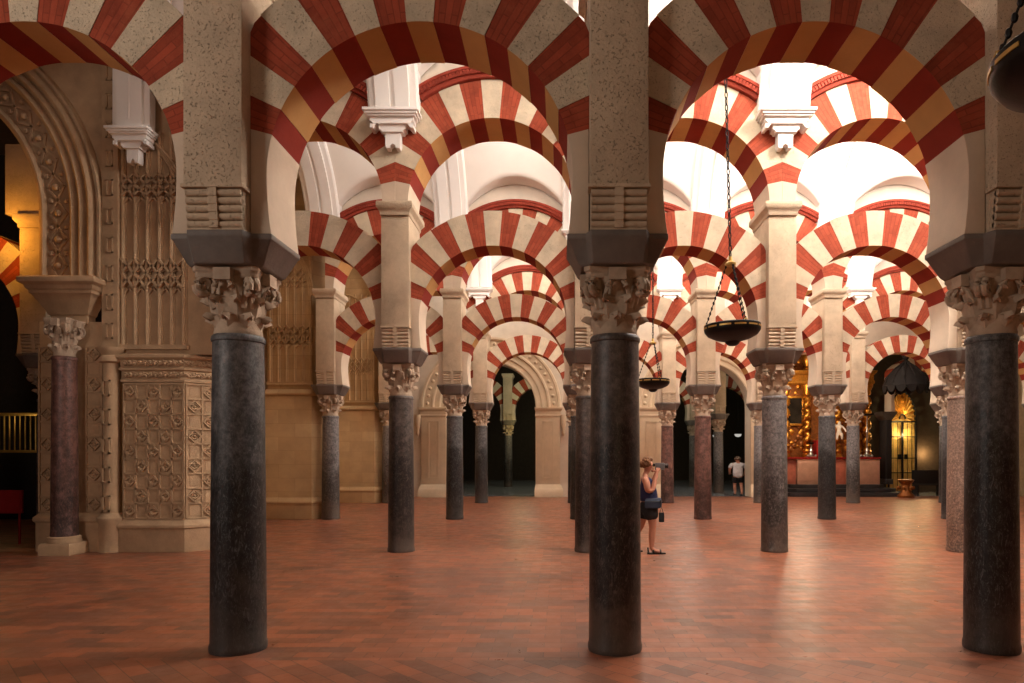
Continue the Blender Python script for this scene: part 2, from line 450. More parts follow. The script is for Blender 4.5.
# ---------------------------------------------------------------- arches
def vous(a0, a1, r0, ro, xmax, zc, y0, y1, zoff, n=4):
    """one wedge: faces slot 0, soffit slot 1"""
    b = MB(); A = [a0+(a1-a0)*i/n for i in range(n+1)]
    inn = [(r0*math.cos(a), zc+r0*math.sin(a)-zoff) for a in A]
    out = []
    for a in A:
        r = ro; c = abs(math.cos(a))
        if c*r > xmax: r = xmax/c
        out.append((r*math.cos(a), zc+r*math.sin(a)-zoff))
    V = [(x, y0, z) for x, z in inn]+[(x, y0, z) for x, z in out]+[(x, y1, z) for x, z in inn]+[(x, y1, z) for x, z in out]
    m = n+1
    for i in range(n):
        u = [(A[i]-PI/2)*1.55, (A[i+1]-PI/2)*1.55]
        rr = lambda p: math.hypot(p[0], p[1]+zoff-zc)
        fuv = [(r0, u[0]), (rr(out[i]), u[0]), (rr(out[i+1]), u[1]), (r0, u[1])]
        b.add([V[i], V[m+i], V[m+i+1], V[i+1]], [(0,1,2,3)], 0, False, [fuv])
        b.add([V[2*m+i], V[3*m+i], V[3*m+i+1], V[2*m+i+1]], [(0,1,2,3)], 0, False, [fuv])
        suv = [(y0, u[0]), (y1, u[0]), (y1, u[1]), (y0, u[1])]
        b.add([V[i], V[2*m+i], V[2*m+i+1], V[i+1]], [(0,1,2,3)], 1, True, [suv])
        b.add([V[m+i], V[3*m+i], V[3*m+i+1], V[m+i+1]], [(0,1,2,3)], 0, True, [suv])
    for i in (0, n):
        b.add([V[i], V[m+i], V[3*m+i], V[2*m+i]], [(0,1,2,3)], 0)
    return b

A0 = math.radians(12.0); AL = math.radians(15.0)
def ring_meshes(r0, ro, xmax, zc, y, zoff, A0):
    out = []; DA = (PI-2*A0)/15
    for k in range(15):
        red = k % 2 == 0; d = .006 if red else 0
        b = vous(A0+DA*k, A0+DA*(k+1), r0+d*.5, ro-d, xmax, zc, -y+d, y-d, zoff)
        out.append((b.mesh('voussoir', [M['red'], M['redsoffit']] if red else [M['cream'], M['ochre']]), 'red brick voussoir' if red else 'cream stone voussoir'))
    return out

def springer_mesh(side, lower):
    b = MB(); A0 = AL if lower else math.radians(12.0)
    if lower:
        r0, zc, xm, y, zoff, zb = R1, ZC1, S/2-HP-.01, .30, ZI, ZI+.003
        a_lo = math.asin((zb-zc)/2.1)
    else:
        r0, zc, xm, y, zoff, zb = R2, ZC2, S/2-.002, .44, ZC2, ZC2+.001
        a_lo = 0
    n = 12; inn = []; out = []
    for i in range(n+1):
        a = a_lo+(A0-a_lo)*i/n; inn.append((r0*math.cos(a), zc+(r0 if a >= 0 else 2.1)*math.sin(a)))
    zt = zc + math.tan(A0)*xm
    poly = inn + [(xm, zt), (xm, zb)]
    if not lower: xm2 = xm
    poly = [(side*x, z-zoff) for x, z in poly]
    b.prism(poly, -y, y)
    return b.mesh('springer', M['springer'], bevel=.006 if lower else 0)

LOWER = ring_meshes(R1, R1+T1, S/2-HP-.007, ZC1, .30, ZI, AL)
UPPER = ring_meshes(R2, RO2, S/2-.002, ZC2, .44, ZC2, A0)
SPL = [springer_mesh(s, True) for s in (1, -1)]; SPU = [springer_mesh(s, False) for s in (1, -1)]

def hood_mesh():
    b = MB(); n = 36
    a0 = math.acos(1.30/2.28); a1 = PI-a0
    prof = [(2.075, -.50), (2.10, -.515), (2.13, -.515), (2.14, -.53), (2.20, -.53), (2.215, -.58), (2.26, -.58), (2.28, -.54), (2.28, -.405), (2.075, -.405)]
    rings = []
    for i in range(n+1):
        a = a0+(a1-a0)*i/n
        ring = []
        for r, y in prof:
            c = abs(math.cos(a)); rr = min(r, (S/2-.002)/c) if c > 1e-6 else r
            ring.append((rr*math.cos(a), y, rr*math.sin(a)))
        rings.append(ring)
    b.loft(rings, 0, False)
    nd = 44
    for i in range(nd):
        a = a0+(a1-a0)*(i+.5)/nd
        m = Matrix.Translation((2.168*math.cos(a), -.545, 2.168*math.sin(a))) @ Matrix.Rotation(-a, 4, 'Y')
        b.obox(m, .075, .05, .045)
    return b.mesh('hood_moulding', [M['hood']], merge=False)
M['hood'] = stone('red_hood_brick', srgb(150, 62, 46), var=.25, scale=6, bump=.4)
HOOD = hood_mesh()

def arch_lower(xm, y, label, group):
    t = thing('horseshoe_arch', label, 'arch', (xm, y, ZI), 0, group)
    for me, lb in LOWER: link('voussoir', me, t, label=lb)
    for me in SPL: link('springer', me, t)
    return t
def arch_upper(xm, y, label, group, hood=True):
    t = thing('round_arch', label, 'arch', (xm, y, ZC2), 0, group)
    for me, lb in UPPER: link('voussoir', me, t, label=lb)
    for me in SPU: link('springer', me, t)
    if hood: link('hood_moulding', HOOD, t, label='dentilled red brick hood moulding')
    return t

# stepped white corbel that carries a vault rib above a pier
def corbel_meshes():
    out = []
    b = MB()
    b.box(-.43, .43, -.30, .02, .60, .645); b.box(-.46, .46, -.33, .02, .645, .70); b.box(-.40, .40, -.27, .02, .565, .60)
    out.append(('abacus', b.mesh('abacus', M['rib'], bevel=.006)))
    b = MB()
    def stepp(w, z0, z1, y):   # a block with two quarter-round bites at its lower corners
        poly = [(-w, z1), (-w, z0+.05)]
        for i in range(5): q = PI/2*i/4; poly.append((-w+.05*math.sin(q)*.9, z0+.05-.05*(1-math.cos(q))))
        for i in range(5): q = PI/2*(4-i)/4; poly.append((w-.05*math.sin(q)*.9, z0+.05-.05*(1-math.cos(q))))
        poly += [(w, z0+.05), (w, z1)]
        b.prism(poly, y, .02)
    stepp(.36, .44, .565, -.22); stepp(.22, .30, .44, -.17)
    for s in (-1, 1):
        b.prism([(s*.36, .44), (s*.36, .36), (s*.31, .36), (s*.29, .40), (s*.25, .44)][::s], -.21, .02)
    out.append(('bracket', b.mesh('bracket', M['rib'])))
    b = MB()
    b.prism([(-.125, .30), (-.125, .06), (-.11, 0), (-.05, 0), (-.045, .05), (0, .085), (.045, .05), (.05, 0), (.11, 0), (.125, .06), (.125, .30)], -.13, .02)
    out.append(('pendant', b.mesh('pendant', M['rib'])))
    return out
CORB = corbel_meshes()
def corbel(x, y, z, label, group='white corbels under the vault ribs'):
    t = thing('vault_corbel', label, 'corbel', (x, y, z), 0, group)
    for n, me in CORB: link(n, me, t)
    t.scale = (1, 1, .84)
    return t

# ---------------------------------------------------------------- vaults
ZS = 7.0
def pen(dx):
    r = S/2+.01
    return ZS-.15 + 1.10*math.sqrt(max(0, r*r-dx*dx))
def vault(y0, y1, xs, wall0, wall1):
    """cross vault over one aisle between wall planes"""
    ya, yb = y0+wall0, y1-wall1; h = (yb-ya)/2; yc = (ya+yb)/2; ny = 84; nx = 56
    b = MB(); pts = []; cols = []
    for k in range(len(xs)-1):
        for i in range(nx if k < len(xs)-2 else nx+1):
            if y0 > 5 and xs[k]+(xs[k+1]-xs[k])*i/nx < -8.1: continue
            cols.append((xs[k]+(xs[k+1]-xs[k])*i/nx, ((xs[k]+xs[k+1])/2)))
    for x, xm in cols:
        for j in range(ny+1):
            y = yc - h*math.cos(PI*j/ny)
            bz = ZS + 2.65*math.sqrt(max(0, 1-((y-yc)/h)**2))
            pts.append((x, y, max(bz, pen(x-xm))))
    fs = [(i*(ny+1)+j, (i+1)*(ny+1)+j, (i+1)*(ny+1)+j+1, i*(ny+1)+j+1) for i in range(len(cols)-1) for j in range(ny)]
    b.add(pts, fs, 0, True)
    struct('ceiling', b.mesh('ceiling', M['white'], ang=75))
    # transverse ribs
    for x in xs:
        if x < -7: continue
        r = MB(); n = 32
        for (w, dep) in ((.43, .07), (.28, .13)):
            rings = []
            for j in range(n+1):
                q = PI*(.06+.88*j/n); y = yc-h*math.cos(q); z = ZS+2.65*math.sin(q)
                nx_, nz = math.cos(q)/h, -math.sin(q)/2.65; L = math.hypot(nx_, nz); nx_, nz = nx_/L, nz/L
                nyv = nx_ if True else 0
                g = .03 if w < .4 else 0
                if g:
                    pr = [(-w, -.25), (-w, dep), (-g-.012, dep), (-g, dep-.05), (g, dep-.05), (g+.012, dep), (w, dep), (w, -.25)]
                else: pr = [(-w, -.25), (-w, dep*.6), (-w+.04, dep), (w-.04, dep), (w, dep*.6), (w, -.25)]
                rings.append([(x+px, y+nyv*pd, z+nz*pd) for px, pd in pr])
            r.loft(rings, 0, False)
        o = struct('trim_rib', r.mesh('trim_rib', M['rib'], merge=False, ang=30))

def arcade_wall(y, xs, name='wall_arcade'):
    b = MB(); n = 28
    for k in range(len(xs)-1):
        xm = (xs[k]+xs[k+1])/2; lo = []; hi = []
        for i in range(n+1):
            dx = -S/2 + S*i/n
            lo.append((xm+dx, ZC2+math.sqrt(max(0, (RO2+.004)**2-dx*dx)))); hi.append((xm+dx, 10.3))
        for i in range(n):
            b.add([(lo[i][0], yy, lo[i][1]) for yy in (y-.40, y+.40)]+[(lo[i+1][0], yy, lo[i+1][1]) for yy in (y-.40, y+.40)]+
                  [(hi[i][0], yy, 10.3) for yy in (y-.40, y+.40)]+[(hi[i+1][0], yy, 10.3) for yy in (y-.40, y+.40)],
                  [(0,2,6,4), (1,5,7,3), (0,1,3,2), (4,6,7,5)], 0, True)
    o = struct(name, b.mesh(name, M['upperwall'], ang=30))

ROWN = ['nearest', 'second', 'third', 'fourth', 'fifth', 'sixth']
ORD = ['first', 'second', 'third', 'fourth', 'fifth', 'sixth', 'seventh', 'eighth', 'ninth']
SHAFTS = {(0,1): ('shaft_black', 'blue-black marble column of the nearest row, leftmost of its three in view'),
          (0,2): ('shaft_brown', 'dark mottled brown marble column of the nearest row, beside the woman filming'),
          (0,3): ('shaft_black', 'black marble column of the nearest row at the right edge, below the big iron lamp'),
          (1,1): ('shaft_brown', 'dark grey-brown second-row column, seen between the nearest left and middle columns'),
          (1,2): ('shaft_brown', 'dark column of the second row half hidden by the nearest middle column'),
          (1,3): ('shaft_grey', 'grey and black marble column of the second row, right of the hanging iron lamp'),
          (1,4): ('shaft_pink', 'speckled pinkish granite column of the second row, beside the black column at the right edge'),
          (2,0): ('shaft_grey', 'grey-brown column of the third row standing against the plain sandstone buttress'),
          (2,1): ('shaft_black', 'grey and black column of the third row before the left side of the pale portal'),
          (2,2): ('shaft_black', 'narrow dark column of the third row just left of the nearest middle column'),
          (2,3): ('shaft_red', 'reddish brown marble column of the third row before the dark portal with the man'),
          (2,4): ('shaft_black', 'slate grey column of the third row in front of the gilded altarpiece'),
          (2,5): ('shaft_black', 'slate grey column of the third row right of the glowing golden gate'),
          (3,1): ('shaft_black', 'slender dark column of the fourth row standing in the mouth of the pale round portal'),
          (3,2): ('shaft_black', 'thin dark column of the fourth row, glimpsed beside the nearest middle column'),
          (3,3): ('shaft_red', 'dark reddish column of the fourth row behind the woman with the camcorder'),
          (3,4): ('shaft_grey', 'pale grey column of the fourth row just right of the man in white'),
          (3,5): ('shaft_grey', 'violet grey column of the fourth row in front of the altar pedestal'),
          (3,6): ('shaft_black', 'sliver of dark column of the fourth row behind the slate column by the golden gate')}
# columns built per row (index lists)
RC = [[-1, 0, 1, 2, 3, 4], [0, 1, 2, 3, 4, 5], [0, 1, 2, 3, 4, 5, 6], [0, 1, 2, 3, 4, 5, 6, 7]]
def cx(k): return -6.09 + S*k
vis_first = [1, 1, 0, 1]
for r in range(4):
    for k in RC[r]:
        if (r, k) == (1, 0): continue
        mat, lab = SHAFTS.get((r, k), ('shaft_grey', None))
        if lab is None: lab = f'dark marble column of the {ROWN[r]} row, ' + ('beside the carved sandstone buttress' if k <= 0 else 'beyond the right edge of the view')
        column(cx(k), ROW[r], mat, lab, rz=random.uniform(0, 6), scale=.94 if (r, k) == (0, 3) else 1, group=f'columns of the {ROWN[r]} row')
    def cname(k):
        i = k - vis_first[r]
        if i < 0: return 'left end'
        return ORD[i] + ' column'
    for k in RC[r][:-1]:
        xm = cx(k)+S/2
        w = f'between its {ORD[k-vis_first[r]]} and {ORD[k+1-vis_first[r]]} columns' if k >= vis_first[r] else f'left of its first column' if k == vis_first[r]-1 else 'past the left edge'
        arch_lower(xm, ROW[r], f'red and cream horseshoe arch, {ROWN[r]} row, {w}', f'horseshoe arches of the {ROWN[r]} row')
        arch_upper(xm, ROW[r], f'red and cream upper arch, {ROWN[r]} row, {w}', f'upper arches of the {ROWN[r]} row')
    arcade_wall(ROW[r], [cx(k) for k in RC[r]])
    for k in RC[r]:
        if r == 0: continue
        if r == 1 and k == 0: continue
        corbel(cx(k), ROW[r]-.47, 6.82, f'white stepped corbel on {ROWN[r]} row above ' + (f'its {cname(k)}' if k >= vis_first[r] else 'its left end'))
xs0 = [cx(k) for k in range(-1, 5)]
vault(-.1, ROW[0], xs0, .4, .44)
vault(ROW[0], ROW[1], [cx(k) for k in range(-1, 6)], .44, .44)
vault(ROW[1], ROW[2], [cx(k) for k in range(0, 7)], .44, .44)
vault(ROW[2], ROW[3], [cx(k) for k in range(0, 8)], .44, .44)
vault(ROW[3], ROW[4], [cx(k) for k in range(0, 8)], .44, 2.6)

# ---------------------------------------------------------------- shell
b = MB(); b.box(-24, 19, -6, 27.9, -.2, 0); struct('floor', b.mesh('floor', M['floor']))
b = MB(); b.box(-24, 19, 27.9, 46, -.2, 0); struct('floor_marble', b.mesh('floor_marble', M['greyfloor']))
b = MB(); b.box(-24, 19, -6, 46, 10.3, 10.5); struct('ceiling', b.mesh('ceiling', M['dimwall']))
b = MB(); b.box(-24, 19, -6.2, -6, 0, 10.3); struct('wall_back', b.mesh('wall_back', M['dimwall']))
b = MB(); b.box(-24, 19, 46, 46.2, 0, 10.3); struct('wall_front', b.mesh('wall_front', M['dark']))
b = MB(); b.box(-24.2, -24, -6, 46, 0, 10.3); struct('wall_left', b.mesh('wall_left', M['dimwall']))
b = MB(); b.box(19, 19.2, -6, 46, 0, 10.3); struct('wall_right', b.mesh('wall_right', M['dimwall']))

# ---------------------------------------------------------------- carved buttresses on the left
def frame(o, u, v, w):
    o, u, v, w = map(Vector, (o, u, v, w))
    return Matrix(((u.x, v.x, w.x, o.x), (u.y, v.y, w.y, o.y), (u.z, v.z, w.z, o.z), (0, 0, 0, 1)))
def pb(b, m, u0, u1, v0, v1, w0, w1, mi=0):
    b.obox(m @ Matrix.Translation(((u0+u1)/2, (v0+v1)/2, (w0+w1)/2)), abs(u1-u0), abs(v1-v0), abs(w1-w0), mi)
def bar(b, m, p, q, wd, w0, w1):
    p = Vector((p[0], p[1], 0)); q = Vector((q[0], q[1], 0)); d = q-p; a = math.atan2(d.y, d.x); c = (p+q)/2
    b.obox(m @ Matrix.Translation((c.x, c.y, (w0+w1)/2)) @ Matrix.Rotation(a, 4, 'Z'), d.length+wd*.6, wd, abs(w1-w0))
def diaper(b, m, nc, nr, cw, ch, par=0):
    for i in range(nc+1): pb(b, m, i*cw-.015, i*cw+.015, 0, nr*ch, 0, .026)
    for j in range(nr+1): pb(b, m, 0, nc*cw, j*ch-.015, j*ch+.015, 0, .026)
    for i in range(nc):
        for j in range(nr):
            cxx, cy = (i+.5)*cw, (j+.5)*ch
            if (i+j+par) % 2 == 0:
                r = min(cw, ch)*.42
                P = [(cxx+r, cy), (cxx, cy+r), (cxx-r, cy), (cxx, cy-r)]
                for k in range(4): bar(b, m, P[k], P[(k+1) % 4], .026, 0, .034)
                pts = [m @ Vector((cxx+.055*math.cos(2*PI*k/8), cy+.05*math.sin(2*PI*k/8), .008)) for k in range(8)]
                b.tube(pts, .016, 5, closed=True)
                b.ball(m @ Vector((cxx, cy, .0)), .028, 0, 7, 5)
            else: pb(b, m, cxx-cw*.30, cxx+cw*.30, cy-ch*.30, cy+ch*.30, 0, .006)
def foliage_band(b, m, L, z0, z1, n):
    h = z1-z0; pts = []
    for i in range(n*8+1): pts.append(m @ Vector((L*i/(n*8), z0+h*(.5+.22*math.sin(2*PI*i/8)), .02)))
    b.tube(pts, .018, 5)
    for i in range(n):
        for s, ph in ((1, .25), (-1, .75)):
            c = m @ Vector((L*(i+ph)/n, z0+h*(.5-.1*s), .02)); b.ball(c, h*.24, 0, 7, 5)
            b.ball(m @ Vector((L*(i+ph)/n+.05, z0+h*(.5-.28*s), .015)), h*.15, 0, 6, 4)
def bplan(k, D):   # plan polygon grown by k
    e = .14 if D < 13 else 0; l = .16 if D < 13 else 0
    return [(-7.86-k+l*1.45, D-.1-k), (-6.56+k*.4, D-.1-k), (-6.22+k+e, D+.36-k*.4), (-6.22+k+e, D+.62 if D > 13 else D+.42), (-7.86-k+l*1.45, D+.62 if D > 13 else D+.42)]
def tracery(b, m, w, z0, z1, n):
    sp = w/n; zones = [(z0+1.0, z0+1.5), (z0+2.60, z0+3.0)]
    for i in range(n+1):
        u = i*sp
        b.tube([m @ Vector((u, z, .035)) for z in (z0, z1)], .032, 8)
        pb(b, m, u-.05, u+.05, z0, z1, -.01, .022)
    for za, zb in zones:
        mid = (za+zb)/2
        for i in range(n):
            for lo, hi in ((za, mid), (mid, zb)):
                bar(b, m, (i*sp, lo), ((i+1)*sp, hi), .036, 0, .085); bar(b, m, ((i+1)*sp, lo), (i*sp, hi), .036, 0, .085)
            bar(b, m, (i*sp, za-.14), ((i+.5)*sp, za), .034, 0, .05); bar(b, m, ((i+1)*sp, za-.14), ((i+.5)*sp, za), .034, 0, .05)
            pts = [m @ Vector(((i+.5)*sp+.06*math.cos(2*PI*k/10), mid+.06*math.sin(2*PI*k/10), .035)) for k in range(10)]
            b.tube(pts, .016, 5, closed=True)
    pb(b, m, -.08, w+.08, z0-.08, z0, -.02, .07)

def buttress(D, ornate, label):
    t = thing('buttress', label, 'buttress', (-7.0, D, 0), 0, 'buttresses along the left wall')
    def sub(name, mb, mat, bevel=0, merge=True, parent=t):
        mb.v = [(x+7.0, y-D, z) for x, y, z in mb.v]
        return link(name, mb.mesh(name, mat, bevel, merge), parent)
    body = M['carved'] if ornate else M['ashlar']
    zt = 2.95 if ornate else 3.25
    b = MB(); b.loft([[(x, y, z) for x, y in bplan(k, D)] for k, z in ((.0, .5), (.0, zt))], 0, False); sub('body', b, body)
    b = MB(); b.loft([[(x, y, z) for x, y in bplan(k, D)] for k, z in ((.05, 0), (.05, .40), (.075, .42), (.075, .47), (.03, .53), (.01, .57))], 0, False); sub('plinth', b, body, .008)
    F0 = frame((-7.84 if D > 13 else -7.61, D-.1, 0), (1, 0, 0), (0, 0, 1), (0, -1, 0))
    ch = Vector((.34 + (.14 if D < 13 else 0), .46, 0)); chn = ch.normalized(); F1 = frame((-6.56, D-.1, 0), chn, (0, 0, 1), (chn.y, -chn.x, 0))
    if ornate:
        b = MB(); m = F0 @ Matrix.Translation((.0, .585, 0)); diaper(b, m, 5, 9, .208, .2605)
        m = F1 @ Matrix.Translation((.03, .585, 0)); diaper(b, m, 2, 9, .25, .2605, 1)
        sub('diaper_panel', b, M['carved'], 0, False)
        b = MB(); b.loft([[(x, y, z) for x, y in bplan(k, D)] for k, z in ((.0, 2.95), (.03, 2.96), (.035, 3.0), (.02, 3.02), (.02, 3.15), (.05, 3.17), (.05, 3.2), (.03, 3.22), (.04, 3.34), (.09, 3.38), (.09, 3.42), (.0, 3.46))], 0, False)
        for F_, L, n in ((F0, 1.05, 6), (F1, .66, 4)):
            foliage_band(b, F_ @ Matrix.Translation((0, 0, .02)), L, 3.02, 3.15, n)
            foliage_band(b, F_ @ Matrix.Translation((0, 0, .04)), L, 3.22, 3.36, n)
        sub('frieze', b, M['carved'], 0, False)
        zt = 3.46
    else:
        b = MB(); b.loft([[(x, y, z) for x, y in bplan(k, D)] for k, z in ((.0, zt), (.05, zt+.03), (.06, zt+.07), (.02, zt+.12), (-.04, zt+.17))], 0, False); sub('string_course', b, body)
        zt += .17
    b = MB(); b.loft([[(x, y, z) for x, y in (bplan(-.10, D) if D > 13 else [(-7.66, D), (-6.66, D), (-6.40, D+.02), (-6.10, D+.02), (-6.10, D+.42), (-7.66, D+.42)])] for z in (zt, 9.0)], 0, False); sub('upper_body', b, M['carved'] if ornate else M['ashlar'])
    b = MB(); tracery(b, frame((-7.68, D-.0, 0), (1, 0, 0), (0, 0, 1), (0, -1, 0)), 1.06, 3.62, 7.35, 5)
    pts = [Vector((-7.72+.0*i, D-.03, 0)) for i in range(1)]
    for k in range(3):       # half of a pointed arch closing the tracery
        pts = []
        for i in range(13):
            a = PI/2*i/12*.95; pts.append((-7.72+(1.06+.06*k)*math.sin(PI/2-a) , D-.03-.015*k, 5.9+1.45*math.sin(a)))
        b.tube(pts, .03, 6)
    sub('tracery_panel', b, M['carved'] if ornate else M['ashlar'], 0, False)
    return t
buttress(ROW[1], True, 'sandstone buttress covered in square rosettes under gothic tracery, beside the nearest left column')
buttress(ROW[2], False, 'plain sandstone buttress with gothic tracery above, just left of a grey-brown column')
buttress(ROW[3], False, 'farther plain sandstone buttress with tracery, behind the second-row dark column')
t = corbel(-7.37, ROW[1]-.13, 6.72, 'white stepped corbel above the rosette-carved buttress, before its tracery')
b = MB(); t.scale = (.8, 1, .78); b.box(-.28, .28, -.24, .0, .70, 2.9); b.box(-.40, .40, -.17, .0, .70, 2.9); b.box(-.02, .02, -.245, -.23, .9, 2.9); link('pilaster', b.mesh('pilaster', M['rib'], bevel=.01), t)
b = MB(); b.box(-8.3, -7.95, 12.75, 27.4, 0, 10.28); struct('wall_choir', b.mesh('wall_choir', M['ashlar']))

# ---------------------------------------------------------------- carved archway at far left
YA = 11.95
t = thing('carved_archway', 'ornate carved stone archway opening into the dark at far left', 'archway', (-9.1, YA, 0))
def suba(name, mb, mat, bevel=0, merge=True):
    mb.v = [(x+9.1, y-YA, z) for x, y, z in mb.v]; return link(name, mb.mesh(name, mat, bevel, merge), t)
b = MB(); b.box(-9.13, -7.95, YA, YA+.18, 0, 4.02)
b.loft([[(x, y, z) for x, y in ((-9.13-k, YA-k), (-7.93+k, YA-k), (-7.93+k, YA+.18), (-9.13-k, YA+.18))] for k, z in ((.04, 0), (.04, .5), (.07, .54), (.07, .6), (.0, .68))], 0, False)
suba('jamb', b, M['carved'], .006)
b = MB(); diaper(b, frame((-9.12, YA, .7), (1,0,0), (0,0,1), (0,-1,0)), 1, 11, .27, .262); diaper(b, frame((-8.30, YA, .7), (1,0,0), (0,0,1), (0,-1,0)), 1, 11, .27, .262)
suba('diaper_panel', b, M['carved'], 0, False)
b = MB(); b.loft([[(x, y, z) for x, y in ((-9.13-k, YA-.25-k), (-8.05+k, YA-.25-k), (-8.05+k, YA+.18), (-9.13-k, YA+.18))] for k, z in ((-.22, 3.98), (-.22, 4.12), (-.19, 4.14), (-.17, 4.2), (-.08, 4.36), (-.02, 4.46), (.0, 4.47), (.0, 4.52), (.03, 4.54), (.05, 4.6), (.12, 4.64), (.12, 4.72), (.08, 4.75))], 0, False)
suba('impost', b, M['carved'], .006)
b = MB(); n = 30; xc, zc = -11.52, 5.9
prof = [(2.40, .18), (2.40, -.02), (2.44, -.05), (2.48, -.05), (2.52, .02), (2.92, .02), (2.96, -.05), (3.0, -.08), (3.04, -.05), (3.07, -.0), (3.12, -.07), (3.16, -.10), (3.2, -.07), (3.23, -.02), (3.28, -.09), (3.33, -.12), (3.38, -.09), (3.41, -.04), (3.46, -.10), (3.5, -.10), (3.52, .0), (3.52, .18)]
rings = [[(xc+r, YA+d, 4.75) for r, d in prof]]
for i in range(n+1):
    a = 1.75*i/n; rings.append([(xc+r*math.cos(a), YA+d, zc+r*math.sin(a)) for r, d in prof])
b.loft(rings, 0, False, closed=True); suba('archivolt', b, M['carved'], 0, False)
b = MB()          # lozenge relief along the flat band of the archivolt
def band(s):
    if s < 1.15: return Vector((xc+2.72, YA, 4.75+s)), 0
    a = (s-1.15)/2.72; return Vector((xc+2.72*math.cos(a), YA, zc+2.72*math.sin(a))), a
s = .25
while s < 5.2:
    p, a = band(s); m = frame(p, (math.cos(a), 0, math.sin(a)), (-math.sin(a), 0, math.cos(a)), (0, -1, 0)) @ Matrix.Translation((0, 0, -.02))
    P = [(.15, 0), (0, .22), (-.15, 0), (0, -.22)]
    for k in range(4): bar(b, m, P[k], P[(k+1) % 4], .035, 0, .035)
    b.ball(m @ Vector((0, 0, .01)), .06, 0, 8, 5); b.ball(m @ Vector((.13, .22, .0)), .05, 0, 6, 4); b.ball(m @ Vector((-.13, .22, .0)), .05, 0, 6, 4)
    s += .46
suba('lozenge_relief', b, M['carved'], 0, False)
b = MB(); n = 30   # spandrel masonry around the arch
for i in range(n):
    x0 = -14.4+(6.6)*i/n; x1 = -14.4+6.6*(i+1)/n
    zf = lambda x: zc+math.sqrt(max(0, 3.45**2-(x-xc)**2)) if abs(x-xc) < 3.45 else 4.75
    b.add([(x, y, z) for x in (x0, x1) for y in (YA+.03, YA+.18) for z in (zf(x), 10.28)], [(0,1,5,4), (2,6,7,3), (0,4,6,2), (1,3,7,5)])
suba('spandrel', b, M['carved'])
b = MB(); b.box(-8.0, -7.72, YA-.06, YA+.18, 3.4, 9.0); b.tube([(-7.86, YA-.0, .6), (-7.86, YA-.0, 3.3)], .14, 16)
b.lathe([(.14, 3.28), (.2, 3.31), (.2, 3.36), (.16, 3.42), (.19, 3.48), (.22, 3.52), (.22, 3.56)], 16, -7.86, YA-.0)
b.lathe([(.2, 0), (.2, .5), (.23, .54), (.23, .6), (.15, .68)], 16, -7.86, YA)
z = .85
while z < 8.4:
    yy = YA-.06 if z > 3.5 else YA-.15
    if not 2.9 < z < 3.7:
        m = frame((-7.86, yy, z), (1,0,0), (0,0,1), (0,-1,0))
        for u0, u1, v0, v1 in ((-.06,.06,-.14,-.11), (-.06,.06,.11,.14), (-.06,-.035,-.14,.14), (.035,.06,-.14,.14)): pb(b, m, u0, u1, v0, v1, -.02, .022)
    z += .5
suba('pilaster', b, M['carved'], 0, False)
# engaged column in front of the archway jamb
t = thing('column', 'dark column engaged in the carved archway jamb at far left, on a square base', 'column', (-8.50, YA-.26, 0))
b = MB(); b.loft([[(sx*k, sy*k, z) for sx, sy in ((-1,-1),(1,-1),(1,1),(-1,1))] for k, z in ((.26, 0), (.26, .16), (.24, .2))], 0, False); b.lathe([(.25, .2), (.255, .23), (.24, .26), (.245, .29), (.225, .31)], 24); link('base', b.mesh('base', M['carved']), t)
o = link('shaft', ME['shaft'], t, (0, 0, .3)); o.scale = (.88, .88, 1.128); paint(o, M['shaft_red'])
link('capital', ME['capital'], t, (0, 0, 3.37)).scale = (.78, .78, 1.16)

# lamp-lit column and arches behind the archway
column(-9.42, 12.62, 'shaft_grey', 'column with lamplit amber pier behind the carved archway at far left')
column(-9.42-S, 12.62, 'shaft_grey', 'dark column in the unlit space past the left edge of the view')
arch_lower(-9.42-S/2, 12.62, 'dim horseshoe arch behind the carved archway at far left', None)
o = arch_upper(-9.42-S/2, 12.62, 'dim upper round arch behind the carved archway, at the left edge', None, False); o.location.z = 7.25
t = thing('pier_block', 'amber lamplit stone block above the pier behind the carved archway', 'pier', (-9.42, 12.62, 5.985))
b = MB(); b.box(-.5, .235, -.44, .44, 0, 1.255); link('masonry', b.mesh('masonry', M['pier'], .01), t)
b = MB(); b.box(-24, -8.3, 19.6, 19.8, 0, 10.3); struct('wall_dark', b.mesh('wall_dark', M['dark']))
# candle-lit rail
t = thing('iron_grille', 'brass and iron grille glinting in the dark at the left edge', 'grille', (-14.4, 18.0, 0))
b = MB(); b.box(-1.2, 1.2, -.06, .06, 0, 1.75); link('panel', b.mesh('panel', M['darkwood']), t)
b = MB()
for i in range(17): b.tube([(-1.1+.1375*i, 0, 1.75), (-1.1+.1375*i, 0, 2.75)], .018, 6)
link('bar', b.mesh('bar', M['brass']), t)
b = MB(); b.box(-1.2, 1.2, -.05, .05, 2.72, 2.80); b.box(-1.2, 1.2, -.05, .05, 1.74, 1.82); link('rail', b.mesh('rail', M['brass'], .008), t)
b = MB(); b.box(-.3, .3, -.02, .02, .58, 1.02); b.box(-.26, .26, -.024, -.018, .62, .98, 1); b.tube([(-.24, 0, 0), (-.24, 0, .6)], .02); b.tube([(.24, 0, 0), (.24, 0, .6)], .02)
o = link('notice_board', b.mesh('notice_board', [M['signred'], M['signred']], merge=False), None, (-10.55, 13.0, 0)); tag(o, 'small red notice board on legs at the left edge', 'notice board')

